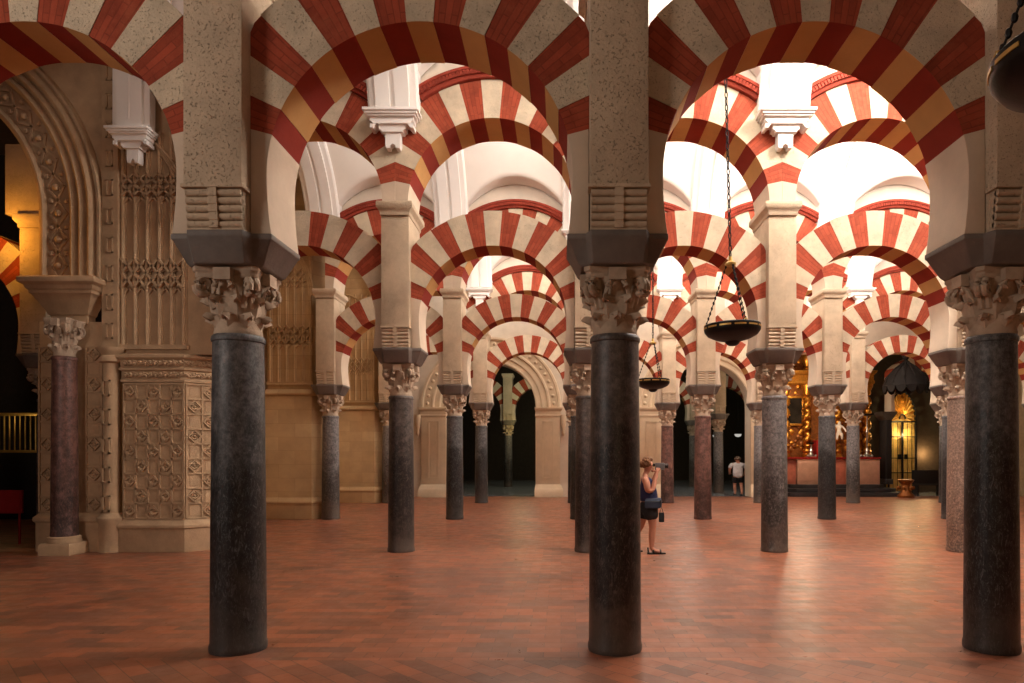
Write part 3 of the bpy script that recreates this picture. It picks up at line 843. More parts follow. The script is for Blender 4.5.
# ---------------------------------------------------------------- portals in the far wall
YP = 27.5
PORT = [(-2.82, 1.80, 'pale round-arched stone portal at the far end, with a dark column in its mouth'),
        (5.86, 1.76, 'dark round-arched portal at the far end with the man in white walking through')]
ZP = 3.61
b = MB(); xs = sorted([-8.3, 8.45] + [x0+s*r*math.cos(PI/2*i/14) for x0, r, _ in PORT for s in (-1, 1) for i in range(15)])
def hole(x):
    for x0, r, _ in PORT:
        if abs(x-x0) < r-1e-4: return ZP+math.sqrt(max(0, r*r-(x-x0)**2))
    return 0
for x0, x1 in zip(xs[:-1], xs[1:]):
    if x1-x0 < 1e-5: continue
    mid = hole((x0+x1)/2) > 0
    z0 = max(hole(x0), ZP) if mid else 0; z1 = max(hole(x1), ZP) if mid else 0
    b.add([(x0, YP, z0), (x1, YP, z1), (x1, YP, 10.3), (x0, YP, 10.3), (x0, YP+.8, z0), (x1, YP+.8, z1), (x1, YP+.8, 10.3), (x0, YP+.8, 10.3)], [(0,1,2,3), (4,7,6,5), (0,4,5,1), (2,6,7,3)])
for x0, r, _ in PORT:
    for s in (-1, 1): b.add([(x0+s*r, YP, 0), (x0+s*r, YP+.8, 0), (x0+s*r, YP+.8, ZP), (x0+s*r, YP, ZP)], [(0,1,2,3)])
struct('wall_portal', b.mesh('wall_portal', M['upperwall']))
for x0, r, lab in PORT:
    t = thing('stone_portal', lab, 'portal', (x0, YP, 0), 0, 'round stone portals in the far wall')
    for s in (-1, 1):
        b = MB(); q = lambda a, c: sorted((s*a, s*c))
        x_, X_ = q(r, r+.98); b.box(x_, X_, -.14, -.003, .5, 3.3); link('pilaster', b.mesh('pilaster', M['portal'], .01), t)
        b = MB(); m = frame((s*(r+.49), -.14, 1.9), (1,0,0), (0,0,1), (0,-1,0))
        for u0, u1, v0, v1 in ((-.22,.22,1.1,1.15), (-.22,.22,-1.15,-1.1), (-.22,-.17,-1.15,1.15), (.17,.22,-1.15,1.15), (-.1,.1,-1.0,1.0)): pb(b, m, u0, u1, v0, v1, -.01, .03 if abs(u1-u0) != .2 else .015)
        link('raised_panel', b.mesh('raised_panel', M['portal'], 0, False), t)
        b = MB(); b.loft([[(sx, y, z) for sx, y in ((s*(r-k*.3), -.14-k), (s*(r+.98+k), -.14-k), (s*(r+.98+k), -.003), (s*(r-k*.3), -.003))] for k, z in ((0, 3.2), (.04, 3.24), (.04, 3.3), (.02, 3.32), (.02, 3.44), (.09, 3.5), (.12, 3.56), (.12, 3.6), (0, 3.61))], 0, False); link('capital', b.mesh('capital', M['portal']), t)
        b = MB(); b.loft([[(sx, y, z) for sx, y in ((s*(r-k*.3), -.14-k), (s*(r+.98+k), -.14-k), (s*(r+.98+k), -.003), (s*(r-k*.3), -.003))] for k, z in ((.12, 0), (.12, .3), (.09, .34), (.07, .42), (.02, .48), (.0, .52))], 0, False); link('base', b.mesh('base', M['portal']), t)
        b = MB(); xx = s*(r+1.12); b.lathe([(.01, 2.45), (.05, 2.5), (.07, 2.6), (.05, 2.68), (.09, 2.78), (.11, 3.0), (.13, 3.3)], 12, xx, -.14); link('console', b.mesh('console', M['portal']), t)
    b = MB(); n = 40
    prof = [(r, -.003), (r, -.05), (r+.05, -.07), (r+.1, -.05), (r+.2, -.05), (r+.26, -.10), (r+.32, -.10), (r+.36, -.07), (r+.46, -.07), (r+.5, -.16), (r+.56, -.16), (r+.6, -.11), (r+.88, -.11), (r+.92, -.18), (r+1.0, -.18), (r+1.03, -.003)]
    b.loft([[(R_*math.cos(PI*i/n), d, ZP+R_*math.sin(PI*i/n)) for R_, d in prof] for i in range(n+1)], 0, False, closed=True); 
    for i in range(26):
        a = PI*(i+.5)/26; b.ball((( r+.74)*math.cos(a), -.12, ZP+(r+.74)*math.sin(a)), .075, 0, 8, 5)
    link('archivolt', b.mesh('archivolt', M['portal'], 0, False), t)
# dim hall behind the portals
column(cx(1), ROW[5], 'shaft_grey', 'olive-lit column in the dark hall seen through the pale round portal')
column(cx(0), ROW[5], 'shaft_grey', 'column lost in the dark hall left of the pale portal')
column(cx(2), ROW[5], 'shaft_black', 'black column deep in the dark hall, right part of the pale portal')
column(cx(3), ROW[5], 'shaft_grey', 'black column deep in the dark hall behind the red-brown columns')
column(cx(4), ROW[5], 'shaft_grey', 'dim grey column in the dark hall between the two reddish columns')
column(cx(4), ROW[4]+.3, 'shaft_grey', 'dim column in the dark hall to the left of the man in white')
column(cx(5), ROW[5], 'shaft_grey', 'dim column in the dark hall behind the man in white')
for k in (0, 1, 2, 3, 4):
    arch_lower(cx(k)+S/2, ROW[5], ['dim striped arch in the dark hall left of the olive-lit column', 'dim striped arch in the dark hall right of the olive-lit column', 'dim striped arch in the dark hall behind the portal wall', 'dim striped arch in the dark hall at the left of the dark portal', 'dim striped arch in the dark hall above the man in white'][k], None)

# ---------------------------------------------------------------- altar side, right
YW = 30.9
b = MB(); b.box(8.46, 19, 27.5, 28.2, 6.1, 10.28); struct('wall_altar', b.mesh('wall_altar', M['upperwall']))
b = MB(); b.box(8.46, 19, YW, YW+.3, 0, 10.28); struct('wall_chapel', b.mesh('wall_chapel', M['dark']))
t = thing('altar_steps', 'black marble steps with canted corners below the gilded altarpiece', 'steps', (11.7, 28.6, 0))
for i, (k, z0, z1) in enumerate(((.0, 0, .16), (.34, .16, .31), (.68, .31, .46))):
    x0, x1, y0 = 8.9-11.7+k, 14.25-11.7-k, -1.0+k; b = MB()
    b.loft([[(x0, y0+.4, z), (x0+.4, y0, z), (x1-.4, y0, z), (x1, y0+.4, z), (x1, 1.6, z), (x0, 1.6, z)] for z in (z0, z1)], 0, False); link('step', b.mesh('step', M['blackmarble'], .015), t)
t = thing('altar_pedestal', 'red and pink marble pedestal carrying the gilded altarpiece', 'pedestal', (11.4, 29.4, .46))
for nm, x0, x1, y0, mt in (('side_panel', -2.1, -1.5, -.35, 'redmarble'), ('front_panel', -1.48, -.1, -.48, 'pinkmarble'), ('centre_panel', -.08, .58, -.40, 'redmarble'), ('front_panel', .6, 1.98, -.48, 'pinkmarble')):
    b = MB(); b.box(x0, x1, y0-.27, .8, 0, 1.06); b.box(x0+.08, x1-.08, y0-.29, y0-.27, .14, .92); link(nm, b.mesh(nm, M[mt], .012), t)
b = MB(); b.box(-2.14, 2.02, -.79, .8, 1.065, 1.13); link('cornice', b.mesh('cornice', M['velvet'], .01), t, label='red topped edge')
ZA = 1.60
t = thing('altarpiece', 'tall gilded baroque altarpiece with twisted columns behind the slate columns', 'altarpiece', (11.4, 29.7, ZA))
b = MB(); b.box(-2.15, 2.0, 0, .3, 0, 4.9)
random.seed(3)
for i in range(320):
    x = random.uniform(-2.05, 1.9); z = random.uniform(.25, 4.8); r_ = random.uniform(.05, .12)
    b.ball((x, 0, z), r_, i % 2, 7, 5, 1, .5, random.uniform(.8, 1.5))
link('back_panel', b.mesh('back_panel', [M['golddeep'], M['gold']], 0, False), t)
def twisted(x, y, h, r=.125):
    b = MB(); n = 56
    pts = [(x+.062*math.cos(i*PI*2*4.5/n), y+.062*math.sin(i*PI*2*4.5/n), .42+(h-.85)*i/n) for i in range(n+1)]
    b.tube(pts, [r*(1+.10*math.sin(i*PI*2*9/n)) for i in range(n+1)], 12)
    for i in range(26):
        q = i/26; a = q*PI*2*4.5+1.2; b.ball((x+.16*math.cos(a), y+.16*math.sin(a), .45+(h-.9)*q), .04, 0, 6, 4)
    b.lathe([(.2, 0), (.2, .12), (.15, .16), (.19, .26), (.14, .34), (.16, .42)], 16, x, y); b.lathe([(.13, h-.44), (.16, h-.36), (.15, h-.26), (.24, h-.06), (.24, h)], 16, x, y)
    link('twisted_column', b.mesh('twisted_column', M['gold'], 0, False), t)
for x in (-1.72, -.82, .5, 1.36, 1.78): twisted(x, -.3, 3.1)
for x0, x1 in ((-2.1, -.6), (.3, 1.98)):
    b = MB(); b.loft([[(x0-k, y, z) if s < 0 else (x1+k, y, z) for s, y in ((-1, -.5-k), (1, -.5-k), (1, 0), (-1, 0))] for k, z in ((-.02, 3.1), (.03, 3.16), (.03, 3.26), (0, 3.3), (0, 3.5), (.1, 3.62), (.12, 3.7), (0, 3.72))], 0, False); link('entablature', b.mesh('entablature', M['gold']), t)
for x in (-1.5, -.8, .6, 1.65):
    b = MB(); b.lathe([(.05, 3.72), (.16, 3.76), (.16, 3.82), (.08, 3.9), (.2, 4.15), (.22, 4.3), (.12, 4.5), (.06, 4.6), (.09, 4.68), (.01, 4.8)], 14, x, -.25); link('finial', b.mesh('finial', M['gold']), t)
b = MB(); b.box(-.33, .33, -.05, 0, -.55, .55)
o = link('painting', b.mesh('painting', M['canvas']), t, (-1.29, -.06, 2.0), label='dark painted panel')
b = MB()
for u0, u1, v0, v1 in ((-.4,.4,.55,.65), (-.4,.4,-.65,-.55), (-.42,-.32,-.65,.65), (.32,.42,-.65,.65)): b.box(u0, u1, -.1, .0, v0, v1)
link('frame', b.mesh('frame', M['gold'], .015), o)
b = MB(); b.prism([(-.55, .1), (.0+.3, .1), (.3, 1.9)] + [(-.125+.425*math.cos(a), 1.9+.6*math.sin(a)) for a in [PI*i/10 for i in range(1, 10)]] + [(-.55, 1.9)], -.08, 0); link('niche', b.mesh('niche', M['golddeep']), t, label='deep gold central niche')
b = MB(); b.box(-.5, .34, -.55, -.12, .0, .72); b.loft([[(-.5+.84*i/12, -.55-.03*(i % 2), z) for i in range(13)]+[(.34, -.5, z), (-.5, -.5, z)] for z in (.0, .70)], 0, False); link('altar_cloth', b.mesh('altar_cloth', M['velvet'], 0, False), t, label='red velvet cloth')
# ivory figure on the altar
def skin_mesh(name, J, E, mat, sub=2, root=0):
    me = bpy.data.meshes.new(name); me.from_pydata([j[:3] for j in J], E, [])
    o = bpy.data.objects.new('tmp', me); COL.objects.link(o)
    sk = o.modifiers.new('s', 'SKIN'); sk.use_smooth_shade = True; sk.branch_smoothing = .6
    for i, j in enumerate(J):
        r_ = j[3]; me.skin_vertices[0].data[i].radius = (r_, j[4] if len(j) > 4 else r_)
        me.skin_vertices[0].data[i].use_root = (i == root)
    if sub: o.modifiers.new('u', 'SUBSURF').levels = sub
    dg = bpy.context.evaluated_depsgraph_get(); dg.update()
    out = bpy.data.meshes.new_from_object(o.evaluated_get(dg)); out.name = name
    bpy.data.objects.remove(o); out.materials.clear(); out.materials.append(mat)
    for p in out.polygons: p.use_smooth = True
    return out
J = [(0,0,.35,.10), (0,0,.55,.11), (0,0,.68,.05), (.02,-.02,.80,.075), (-.14,0,.6,.045), (-.26,-.05,.75,.035), (-.30,-.06,.95,.03), (.14,0,.58,.045), (.24,-.08,.42,.035), (.22,-.18,.34,.03), (-.07,0,.2,.07), (-.09,-.02,0,.045), (.09,-.08,.22,.07), (.12,-.04,0,.045)]
me = skin_mesh('statuette', J, [(0,1),(1,2),(2,3),(1,4),(4,5),(5,6),(1,7),(7,8),(8,9),(0,10),(10,11),(0,12),(12,13)], M['ivory'])
o = link('statuette', me, None, (wx(839, 29.05), 29.05, 2.33)); tag(o, 'small ivory figure with one arm raised before the altarpiece', 'statue')
def candlestick(x, y, z, h, label, dish):
    t = thing('candlestick', label, 'candlestick', (x, y, z), 0, 'candlesticks on the altar')
    b = MB(); b.lathe([(.2, 0), (.21, .04), (.12, .1), (.07, .2), (.1, .26), (.05, .34), (.04, .4)], 16)
    for k in range(3): a = 2*PI*k/3-.5; b.ball((.19*math.cos(a), .19*math.sin(a), .06), .06, 0, 8, 6)
    link('base', b.mesh('base', M['silver']), t)
    b = MB(); b.lathe([(.035, .38), (.035, h*.55), (.06, h*.58), (.035, h*.62), (.03, h-.08), (.05, h-.05)], 12); link('stem', b.mesh('stem', M['silver']), t)
    b = MB(); b.lathe([(.05, h-.07), (dish, h-.03), (dish+.01, h), (dish-.03, h+.01), (.03, h)], 20); link('drip_dish', b.mesh('drip_dish', M['iron']), t)
    return t
candlestick(wx(867, 28.87), 28.87, 1.593, 1.82, 'tall silver candlestick with wide dark dish, right on the altar', .29)
candlestick(wx(811, 28.87), 28.87, 1.593, .62, 'short silver candlestick at the left on the altar edge', .13)
candlestick(wx(856, 28.87), 28.85, 1.593, .5, 'small silver candlestick just left of the tall one', .1)

# deep striped arch and the golden gate
t = thing('pier', 'dark square pier between the gilded altarpiece and the golden gate', 'pier', (13.76, 28.95, .463))
b = MB(); b.box(-.12, .12, -.32, .32, .22, 2.84); link('body', b.mesh('body', M['darkwood'], .015), t)
b = MB(); b.box(-.15, .15, -.36, .36, 0, .22); link('base', b.mesh('base', M['blackmarble'], .02), t)
b = MB(); b.loft([[(sx*(.12+k*3), sy*(.32+k), z) for sx, sy in ((-1,-1),(1,-1),(1,1),(-1,1))] for k, z in ((0, 2.70), (.03, 2.82), (.06, 2.95), (.07, 3.045))], 0, False); link('capital', b.mesh('capital', M['dark']), t)
column(cx(7)+.03, 28.95, 'shaft_black', 'dim column beyond the right side of the golden gate', upper=False)
arch_lower(cx(6)+S/2+.03, 28.95, 'dim red and cream horseshoe arch above the golden gate', None)
GX, GY = 15.2, 30.4
t = thing('golden_gate', 'glowing gold gate with iron grille and fan-shaped top, right of the altar', 'gate', (GX, GY, 0))
hw, zs_, hh = .62, 3.17, 1.33
def arcpt(k, f=1.0): a = PI*k; return (hw*f*math.cos(a), zs_+hh*f*math.sin(a)**1.0)
out = [(-hw, .05), (hw, .05)] + [arcpt(i/20) for i in range(21)]
b = MB(); b.prism(out, .16, .2); link('backing', b.mesh('backing', M['amberwall']), t, label='amber backing behind the grille')
b = MB()
ring = [(hw*1.0, 0, .02)] + [(arcpt(i/24)[0], 0, arcpt(i/24)[1]) for i in range(25)] + [(-hw, 0, .02)]
b.tube(ring, .035, 8); link('frame', b.mesh('frame', M['iron']), t)
b = MB()
for i in range(17):
    a = PI*i/16; x, z = hw*.98*math.cos(a), zs_+hh*.98*math.sin(a); b.tube([(.12*math.cos(a), .03, zs_+.22+.12*math.sin(a)), (x*.6, .01, zs_+.1+(z-zs_)*.6), (x, .03, z)], [.012, .03, .045], 6)
b.lathe([(.01, zs_+.85), (.08, zs_+.9), (.1, zs_+1.0), (.05, zs_+1.12), (.01, zs_+1.15)], 10, 0, .0); link('fan_light', b.mesh('fan_light', M['gold'], 0, False), t)
b = MB(); b.tube([(.13*math.cos(PI*i/10), -.02, zs_+.12+.2*math.sin(PI*i/10)) for i in range(11)], .035, 6); b.tube([(-hw, 0, zs_), (hw, 0, zs_)], .04, 6); link('transom', b.mesh('transom', M['iron']), t)
for s in (-1, 1):
    b = MB(); q = lambda u: s*(.02+u*(hw-.05))
    for u in (0, .35, .7, 1): b.tube([(q(u), -.01, .04), (q(u), -.01, zs_-.03)], .03 if u in (0, 1) else .011, 6)
    for z in (.08, .9, 1.55, 2.5): b.tube([(q(0), -.01, z), (q(1), -.01, z)], .022, 6)
    b.box(min(q(.1), q(.35)), max(q(.1), q(.35)), -.05, .0, 1.5, 1.72); link('leaf', b.mesh('leaf', M['iron'], 0, False), t)
t = thing('canopy', 'black carved domed canopy with a finial, silhouetted above the golden gate', 'canopy', (wx(906, 27.7), 27.7, 4.42))
b = MB(); b.lathe([(.0, .12), (.80, .10), (.86, .0), (.88, .06), (.84, .16), (.80, .22), (.74, .40), (.58, .62), (.38, .80), (.22, .92), (.12, 1.0), (.0, 1.02)], 32)
for k in range(12):
    a = 2*PI*k/12; b.tube([(.85*math.cos(a), .85*math.sin(a), .1), (.74*math.cos(a), .74*math.sin(a), .42), (.38*math.cos(a), .38*math.sin(a), .82), (.1*math.cos(a), .1*math.sin(a), 1.02)], .035, 6)
link('dome', b.mesh('dome', M['darkwood'], 0, False), t)
b = MB(); b.lathe([(.1, 1.0), (.14, 1.05), (.06, 1.12), (.15, 1.24), (.16, 1.32), (.05, 1.45), (.07, 1.5), (.01, 1.62)], 14); link('finial', b.mesh('finial', M['darkwood']), t)
b = MB()
for k in range(14):
    a = 2*PI*k/14; m = Matrix.Translation((.85*math.cos(a), .85*math.sin(a), 0)) @ Matrix.Rotation(a+PI/2, 4, 'Z')
    pts = [(-.18, .06), (-.17, -.06), (-.1, -.17), (0, -.22), (.1, -.17), (.17, -.06), (.18, .06)]
    vs = [m @ Vector((x, y, z)) for y in (-.02, .02) for x, z in pts]; n = len(pts)
    b.add(vs, [tuple(range(n)), tuple(range(n, 2*n))[::-1]] + [(q, (q+1) % n, n+(q+1) % n, n+q) for q in range(n)])
link('valance', b.mesh('valance', M['darkwood'], 0, False), t)
b = MB(); b.lathe([(.3, 0), (.32, .08), (.2, .2), (.16, .5), (.26, .62), (.3, .7), (.1, .74)], 14)
for k in range(6): b.ball((.28*math.cos(k), .28*math.sin(k), .38), .08, 0, 6, 5)
o = link('brazier', b.mesh('brazier', M['golddeep'], 0, False), None, (wx(906, 27.2), 27.2, 0)); tag(o, 'dark gilded carved stand on the floor before the golden gate', 'stand')
# pew-like bench in the dark corner
t = thing('bench', 'dark wooden bench in the lamplit corner right of the golden gate', 'bench', (wx(928, 28.6), 28.6, 0))
b = MB(); b.box(-.55, .55, -.22, .22, .42, .47); link('seat', b.mesh('seat', M['darkwood'], .01), t)
b = MB(); b.box(-.55, .55, .2, .25, .47, 1.05); link('backrest', b.mesh('backrest', M['darkwood'], .01), t)
for s in (-1, 1): b = MB(); b.box(s*.5-.04, s*.5+.04, -.2, .24, 0, .42); link('leg', b.mesh('leg', M['darkwood'], .008), t)

# ---------------------------------------------------------------- hanging iron lamps
def lamp_meshes():
    out = []
    b = MB(); b.lathe([(.0, -.16), (.05, -.155), (.085, -.13), (.10, -.10), (.22, -.07), (.32, -.02), (.36, .03), (.365, .05), (.365, .115), (.355, .125), (.345, .115), (.33, .05), (.2, .0), (.0, -.02)], 48); out.append(('bowl', b.mesh('bowl', M['iron'], 0, True)))
    b = MB()
    for k in range(12):
        a0 = 2*PI*k/12+.06; a1 = 2*PI*(k+1)/12-.06; rr = []
        for i in range(7):
            a = a0+(a1-a0)*i/6; rr.append([(r*math.cos(a), r*math.sin(a), z) for r, z in ((.362, .068), (.371, .068), (.371, .088), (.362, .088))])
        b.loft(rr, 0, False)
    out.append(('brass_band', b.mesh('brass_band', M['brass'], 0, False)))
    for k in range(3):
        b = MB(); a = 2*PI*k/3+.5; p = Vector((.34*math.cos(a), .34*math.sin(a), .12)); q = Vector((.05*math.cos(a), .05*math.sin(a), .92))
        b.tube([p, q], .006, 5); L = (q-p).length; n = int(L/.07)
        for i in range(n):
            c = p+(q-p)*(i+.5)/n; b.ball(c, .016, 0, 6, 4, 1, 1, 1.6)
        b.tube([p+Vector((.025*math.cos(i*PI/4), 0, .025*math.sin(i*PI/4))) for i in range(8)], .007, 5, 1, True)
        out.append(('suspension_chain', b.mesh('suspension_chain', [M['iron'], M['brass']], 0, False)))
    b = MB(); b.lathe([(.01, .88), (.07, .9), (.075, .93), (.03, .96), (.02, 1.02)], 12); out.append(('hub', b.mesh('hub', M['brass'])))
    b = MB(); L = 5.2; n = 62
    for i in range(n):
        z = 1.0+L*(i+.5)/n; h = L/n*.62
        pts = [(.018*math.cos(2*PI*k/8)*(1 if i % 2 else 0), .018*math.cos(2*PI*k/8)*(0 if i % 2 else 1), z+h*math.sin(2*PI*k/8)) for k in range(8)]
        b.tube(pts, .008, 5, 0, True)
    out.append(('chain', b.mesh('chain', M['iron'], 0, False)))
    return out
LM = lamp_meshes()
def lamp(x, y, z, label, tilt=0):
    t = thing('hanging_lamp', label, 'lamp', (x, y, z), 0, 'hanging iron lamps'); t.rotation_euler = (0, tilt, .3)
    for n, me in LM: link(n, me, t)
    return t
lamp(2.26, 9.0, wz(334, 9), 'round black iron lamp hanging before the grey second-row column', -.03)
lamp(2.02, 15.0, wz(385, 15), 'smaller-looking iron lamp hanging farther back, above the woman filming')
lamp(2.31, 3.0, wz(73, 3), 'large black iron lamp cut by the top right corner')
def small_lamp(x, y, z, lab):
    t = thing('glass_lamp', lab, 'lamp', (x, y, z), 0, 'small glass lamps in the dark hall')
    b = MB(); b.lathe([(.02, 0), (.12, .03), (.16, .10), (.16, .14)], 14); link('shade', b.mesh('shade', emit('lamp_glass', (1, .95, .85, 1), .5)), t)
    b = MB(); b.tube([(0, 0, .14), (0, 0, 4.0)], .008, 5); b.tube([(-.15, 0, .14), (0, 0, .5), (.15, 0, .14)], .008, 5); link('cord', b.mesh('cord', M['iron'], 0, False), t)
small_lamp(wx(716, 32.5), 32.5, wz(438, 32.5), 'small pale hanging lamp above left of the man in white')
small_lamp(wx(738, 32.5), 32.5, wz(437, 32.5), 'small pale hanging lamp right above the man in white')

# ---------------------------------------------------------------- people
def scalp(b, c, r, seed, n=46, front=-.35, ang=0):
    random.seed(seed)
    for i in range(n):
        u = random.uniform(-.35, 1); a = random.uniform(0, 2*PI); q = math.sqrt(1-u*u)
        d = Vector((q*math.cos(a), q*math.sin(a), u))
        if d.dot(Vector((math.cos(ang), math.sin(ang), 0))) > .30 and u < .72: continue
        b.ball(Vector(c)+d*r, random.uniform(.022, .036), 0, 7, 5)
# woman in profile, facing +X, at the second row (local origin between the feet)
W0 = (1.50, 11.75, 0)
t = thing('person', 'person in navy top and dark shorts, filming with a camcorder beside the nearest middle column', 'person', W0)
t.scale = (1.12, 1.14, 1.03)
J = [(0,0,.84,.135,.15),                # 0 pelvis
     (0,0,.98,.125,.14), (-.02,0,1.14,.12,.145), (-.05,0,1.25,.10,.13),   # 1-3 spine
     (-.045,0,1.325,.05), (-.02,0,1.37,.048),                              # 4-5 neck
     (.0,0,1.42,.075,.07), (.005,0,1.49,.088,.078), (.0,0,1.545,.065,.06), # 6-8 head
     (-.05,-.16,1.24,.066), (-.03,-.21,1.04,.056), (.04,-.18,1.05,.046), (.115,-.10,1.33,.030),  # 9-12 near arm
     (-.05,.16,1.24,.066), (.0,.20,1.05,.054), (.07,.17,1.08,.044), (.125,.06,1.33,.030),      # 13-16 far arm
     (.03,-.085,.74,.098,.098), (.06,-.085,.46,.060), (.045,-.085,.30,.056), (.04,-.085,.09,.036), (.10,-.085,.045,.04), (.20,-.09,.03,.03),  # 17-22 near leg (forward)
     (-.05,.085,.74,.098,.098), (-.10,.085,.46,.060), (-.19,.085,.30,.056), (-.27,.085,.13,.036), (-.24,.085,.06,.038), (-.14,.085,.03,.03)]
E = [(0,1),(1,2),(2,3),(3,4),(4,5),(5,6),(6,7),(7,8),(3,9),(9,10),(10,11),(11,12),(3,13),(13,14),(14,15),(15,16),(0,17),(17,18),(18,19),(19,20),(20,21),(21,22),(0,23),(23,24),(24,25),(25,26),(26,27),(27,28)]
# hands: palms with five fingers closing on the camcorder
def hand(J, E, wrist, d, side, thumb):
    d = Vector(d).normalized(); side = Vector(side).normalized(); w = Vector(J[wrist][:3]); nrm = d.cross(side)
    J.append((*(w+d*.045), .030, .018)); pi = len(J)-1; E.append((wrist, pi))
    for k, (o_, l) in enumerate(((-.026, .062), (-.009, .072), (.009, .067), (.026, .052))):
        p = w+d*.075+side*o_; q = p+d*l*.55+nrm*.012; r_ = q+d*l*.2+nrm*.03
        n0 = len(J); J += [(*p, .0095), (*q, .009), (*r_, .008)]; E += [(pi, n0), (n0, n0+1), (n0+1, n0+2)]
    p = w+d*.03+side*thumb*.035; q = p+d*.035+side*thumb*.02+nrm*.02; n0 = len(J); J += [(*p, .011), (*q, .0095)]; E += [(pi, n0), (n0, n0+1)]
hand(J, E, 12, (.35, .25, 1), (1, 0, -.2), -1); hand(J, E, 16, (.35, -.1, 1), (1, 0, -.2), -1)
body = link('body', skin_mesh('body', J, E, M['skin']), t)
b = MB(); b.loft([[(.082, -.014, 1.44), (.082, .014, 1.44), (.085, .012, 1.475), (.085, -.012, 1.475)], [(.108, -.012, 1.45), (.108, .012, 1.45), (.09, .006, 1.485), (.09, -.006, 1.485)]], 0, True)
b.ball((.078, 0, 1.415), .02, 0, 8, 6, .6, 1.2, .5); b.ball((.07, 0, 1.375), .024, 0, 8, 6)
for s in (-1, 1): b.ball((0, s*.082, 1.455), .026, 0, 8, 6, .7, .4, 1.1); b.ball((.072, s*.032, 1.485), .012, 0, 6, 5)
link('face', b.mesh('face', M['skin'], 0, False), t)
b = MB(); scalp(b, (-.012, 0, 1.49), .092, 5, 90); b.ball((-.038, 0, 1.50), .084, 0, 14, 10); link('hair', b.mesh('hair', M['hair'], 0, False), t, label='curly blond hair')
Jt = [(0,0,.84,.165,.18), (0,0,.97,.165,.175), (0,0,1.12,.162,.18), (-.035,0,1.21,.13,.155), (-.05,-.075,1.285,.04,.05), (-.05,.075,1.285,.04,.05)]
link('tank_top', skin_mesh('tank_top', Jt, [(0,1),(1,2),(2,3),(3,4),(3,5)], M['navy']), t)
Js = [(0,0,.92,.165,.175), (0,0,.82,.17,.18), (.03,-.09,.70,.135), (.045,-.09,.54,.122), (-.05,.09,.70,.13), (-.08,.09,.54,.12)]
link('shorts', skin_mesh('shorts', Js, [(0,1),(1,2),(2,3),(1,4),(4,5)], M['black']), t)
for nm, x, y, z, rz in (('sandal', .115, -.086, 0, 0), ('sandal', -.215, .085, .012, .25)):
    b = MB(); b.loft([[(x+u*.14, y+v*wd, z+zz) for u, v in ((-1,-.7), (-.6,-1), (.5,-1), (1,-.5), (1,.5), (.5,1), (-.6,1), (-1,.7))] for zz, wd in ((.0, .045), (.022, .047))], 0, False)
    for u in (-.05, .06): b.tube([(x+u, y+.045*math.cos(PI*i/8), z+.015+.065*math.sin(PI*i/8)*(1 if u < 0 else .8)) for i in range(9)], .014, 6)
    b.tube([(x-.12, y-.03, z+.02), (x-.13, y, z+.1), (x-.12, y+.03, z+.02)], .012, 6)
    link(nm, b.mesh(nm, M['leather'], 0, False), t)
def wpos(p): return tuple(W0[i]+(1.12, 1.14, 1.03)[i]*p[i] for i in range(3))
t = thing('camcorder', 'small dark grey camcorder held up to the eyes of the person in navy', 'camcorder', wpos((.165, -.03, 1.45)))
b = MB(); b.box(-.07, .09, -.045, .045, -.06, .06); link('body', b.mesh('body', M['plastic'], .012), t)
b = MB(); b.tube([(.09, 0, .01), (.14, 0, .01)], .036, 14); b.tube([(.13, 0, .01), (.15, 0, .01)], .042, 14); link('lens', b.mesh('lens', M['leather'], 0, False), t)
b = MB(); b.box(-.115, -.07, -.022, .022, .005, .05); link('eyepiece', b.mesh('eyepiece', M['leather'], .006), t)
t = thing('waist_bag', 'grey-blue padded waist bag worn at the front by the person in navy', 'bag', wpos((.075, -.06, .85)))
b = MB(); b.loft([[(x*k+.0, y*k, z) for x, y in ((-.17,-.16), (-.02,-.19), (.1,-.15), (.14,-.02), (.12,.12), (.0,.17), (-.04,.1), (.02,0), (-.02,-.1))] for k, z in ((.8, -.09), (.98, -.07), (1, 0), (.98, .05), (.85, .08))], 0, True); link('pouch', b.mesh('pouch', M['denim'], 0, False), t)
b = MB(); b.tube([(.1, -.165, -.05), (.1, -.165, .05)], .008, 5); b.tube([(-.15, -.178, .03), (-.02, -.2, .03), (.1, -.16, .03), (.145, -.03, .03)], .006, 5); link('zip', b.mesh('zip', M['leather'], 0, False), t)
t = thing('camera_pouch', 'small dark pouch dangling on a strap in front of the shorts', 'bag', wpos((.19, -.1, .55)))
b = MB(); b.box(-.045, .045, -.03, .03, -.02, .14); link('pouch', b.mesh('pouch', M['black'], .015), t)
b = MB(); b.tube([(-.03, 0, .14), (.0, 0, .24), (.03, 0, .14)], .006, 5); link('strap', b.mesh('strap', M['black'], 0, False), t)

# man in a white shirt seen from behind, in the dark portal
P0 = (wx(738, 28.6), 28.6, 0)
t = thing('person', 'person in white shirt and dark shorts walking away through the dark portal', 'person', P0)
t.scale = (1.38, 1.1, 1.0)
J = [(0,0,.86,.14,.11), (0,0,1.0,.13,.11), (0,.01,1.18,.15,.11), (0,.02,1.32,.12,.09), (0,.05,1.40,.052), (0,.075,1.455,.07,.08), (0,.085,1.53,.08,.09), (0,.08,1.585,.06),
     (-.19,.02,1.31,.055), (-.25,.03,1.08,.045), (-.22,.16,.93,.036), (-.20,.24,.92,.028), (.19,.02,1.31,.055), (.25,.03,1.08,.045), (.23,.14,.90,.036), (.22,.2,.86,.028),
     (-.09,0,.74,.085), (-.09,.06,.47,.058), (-.09,.03,.28,.052), (-.09,.0,.08,.036), (-.09,.12,.03,.034), (.09,0,.74,.085), (.09,-.02,.47,.058), (.09,-.12,.28,.052), (.09,-.16,.1,.036), (.09,-.06,.04,.034)]
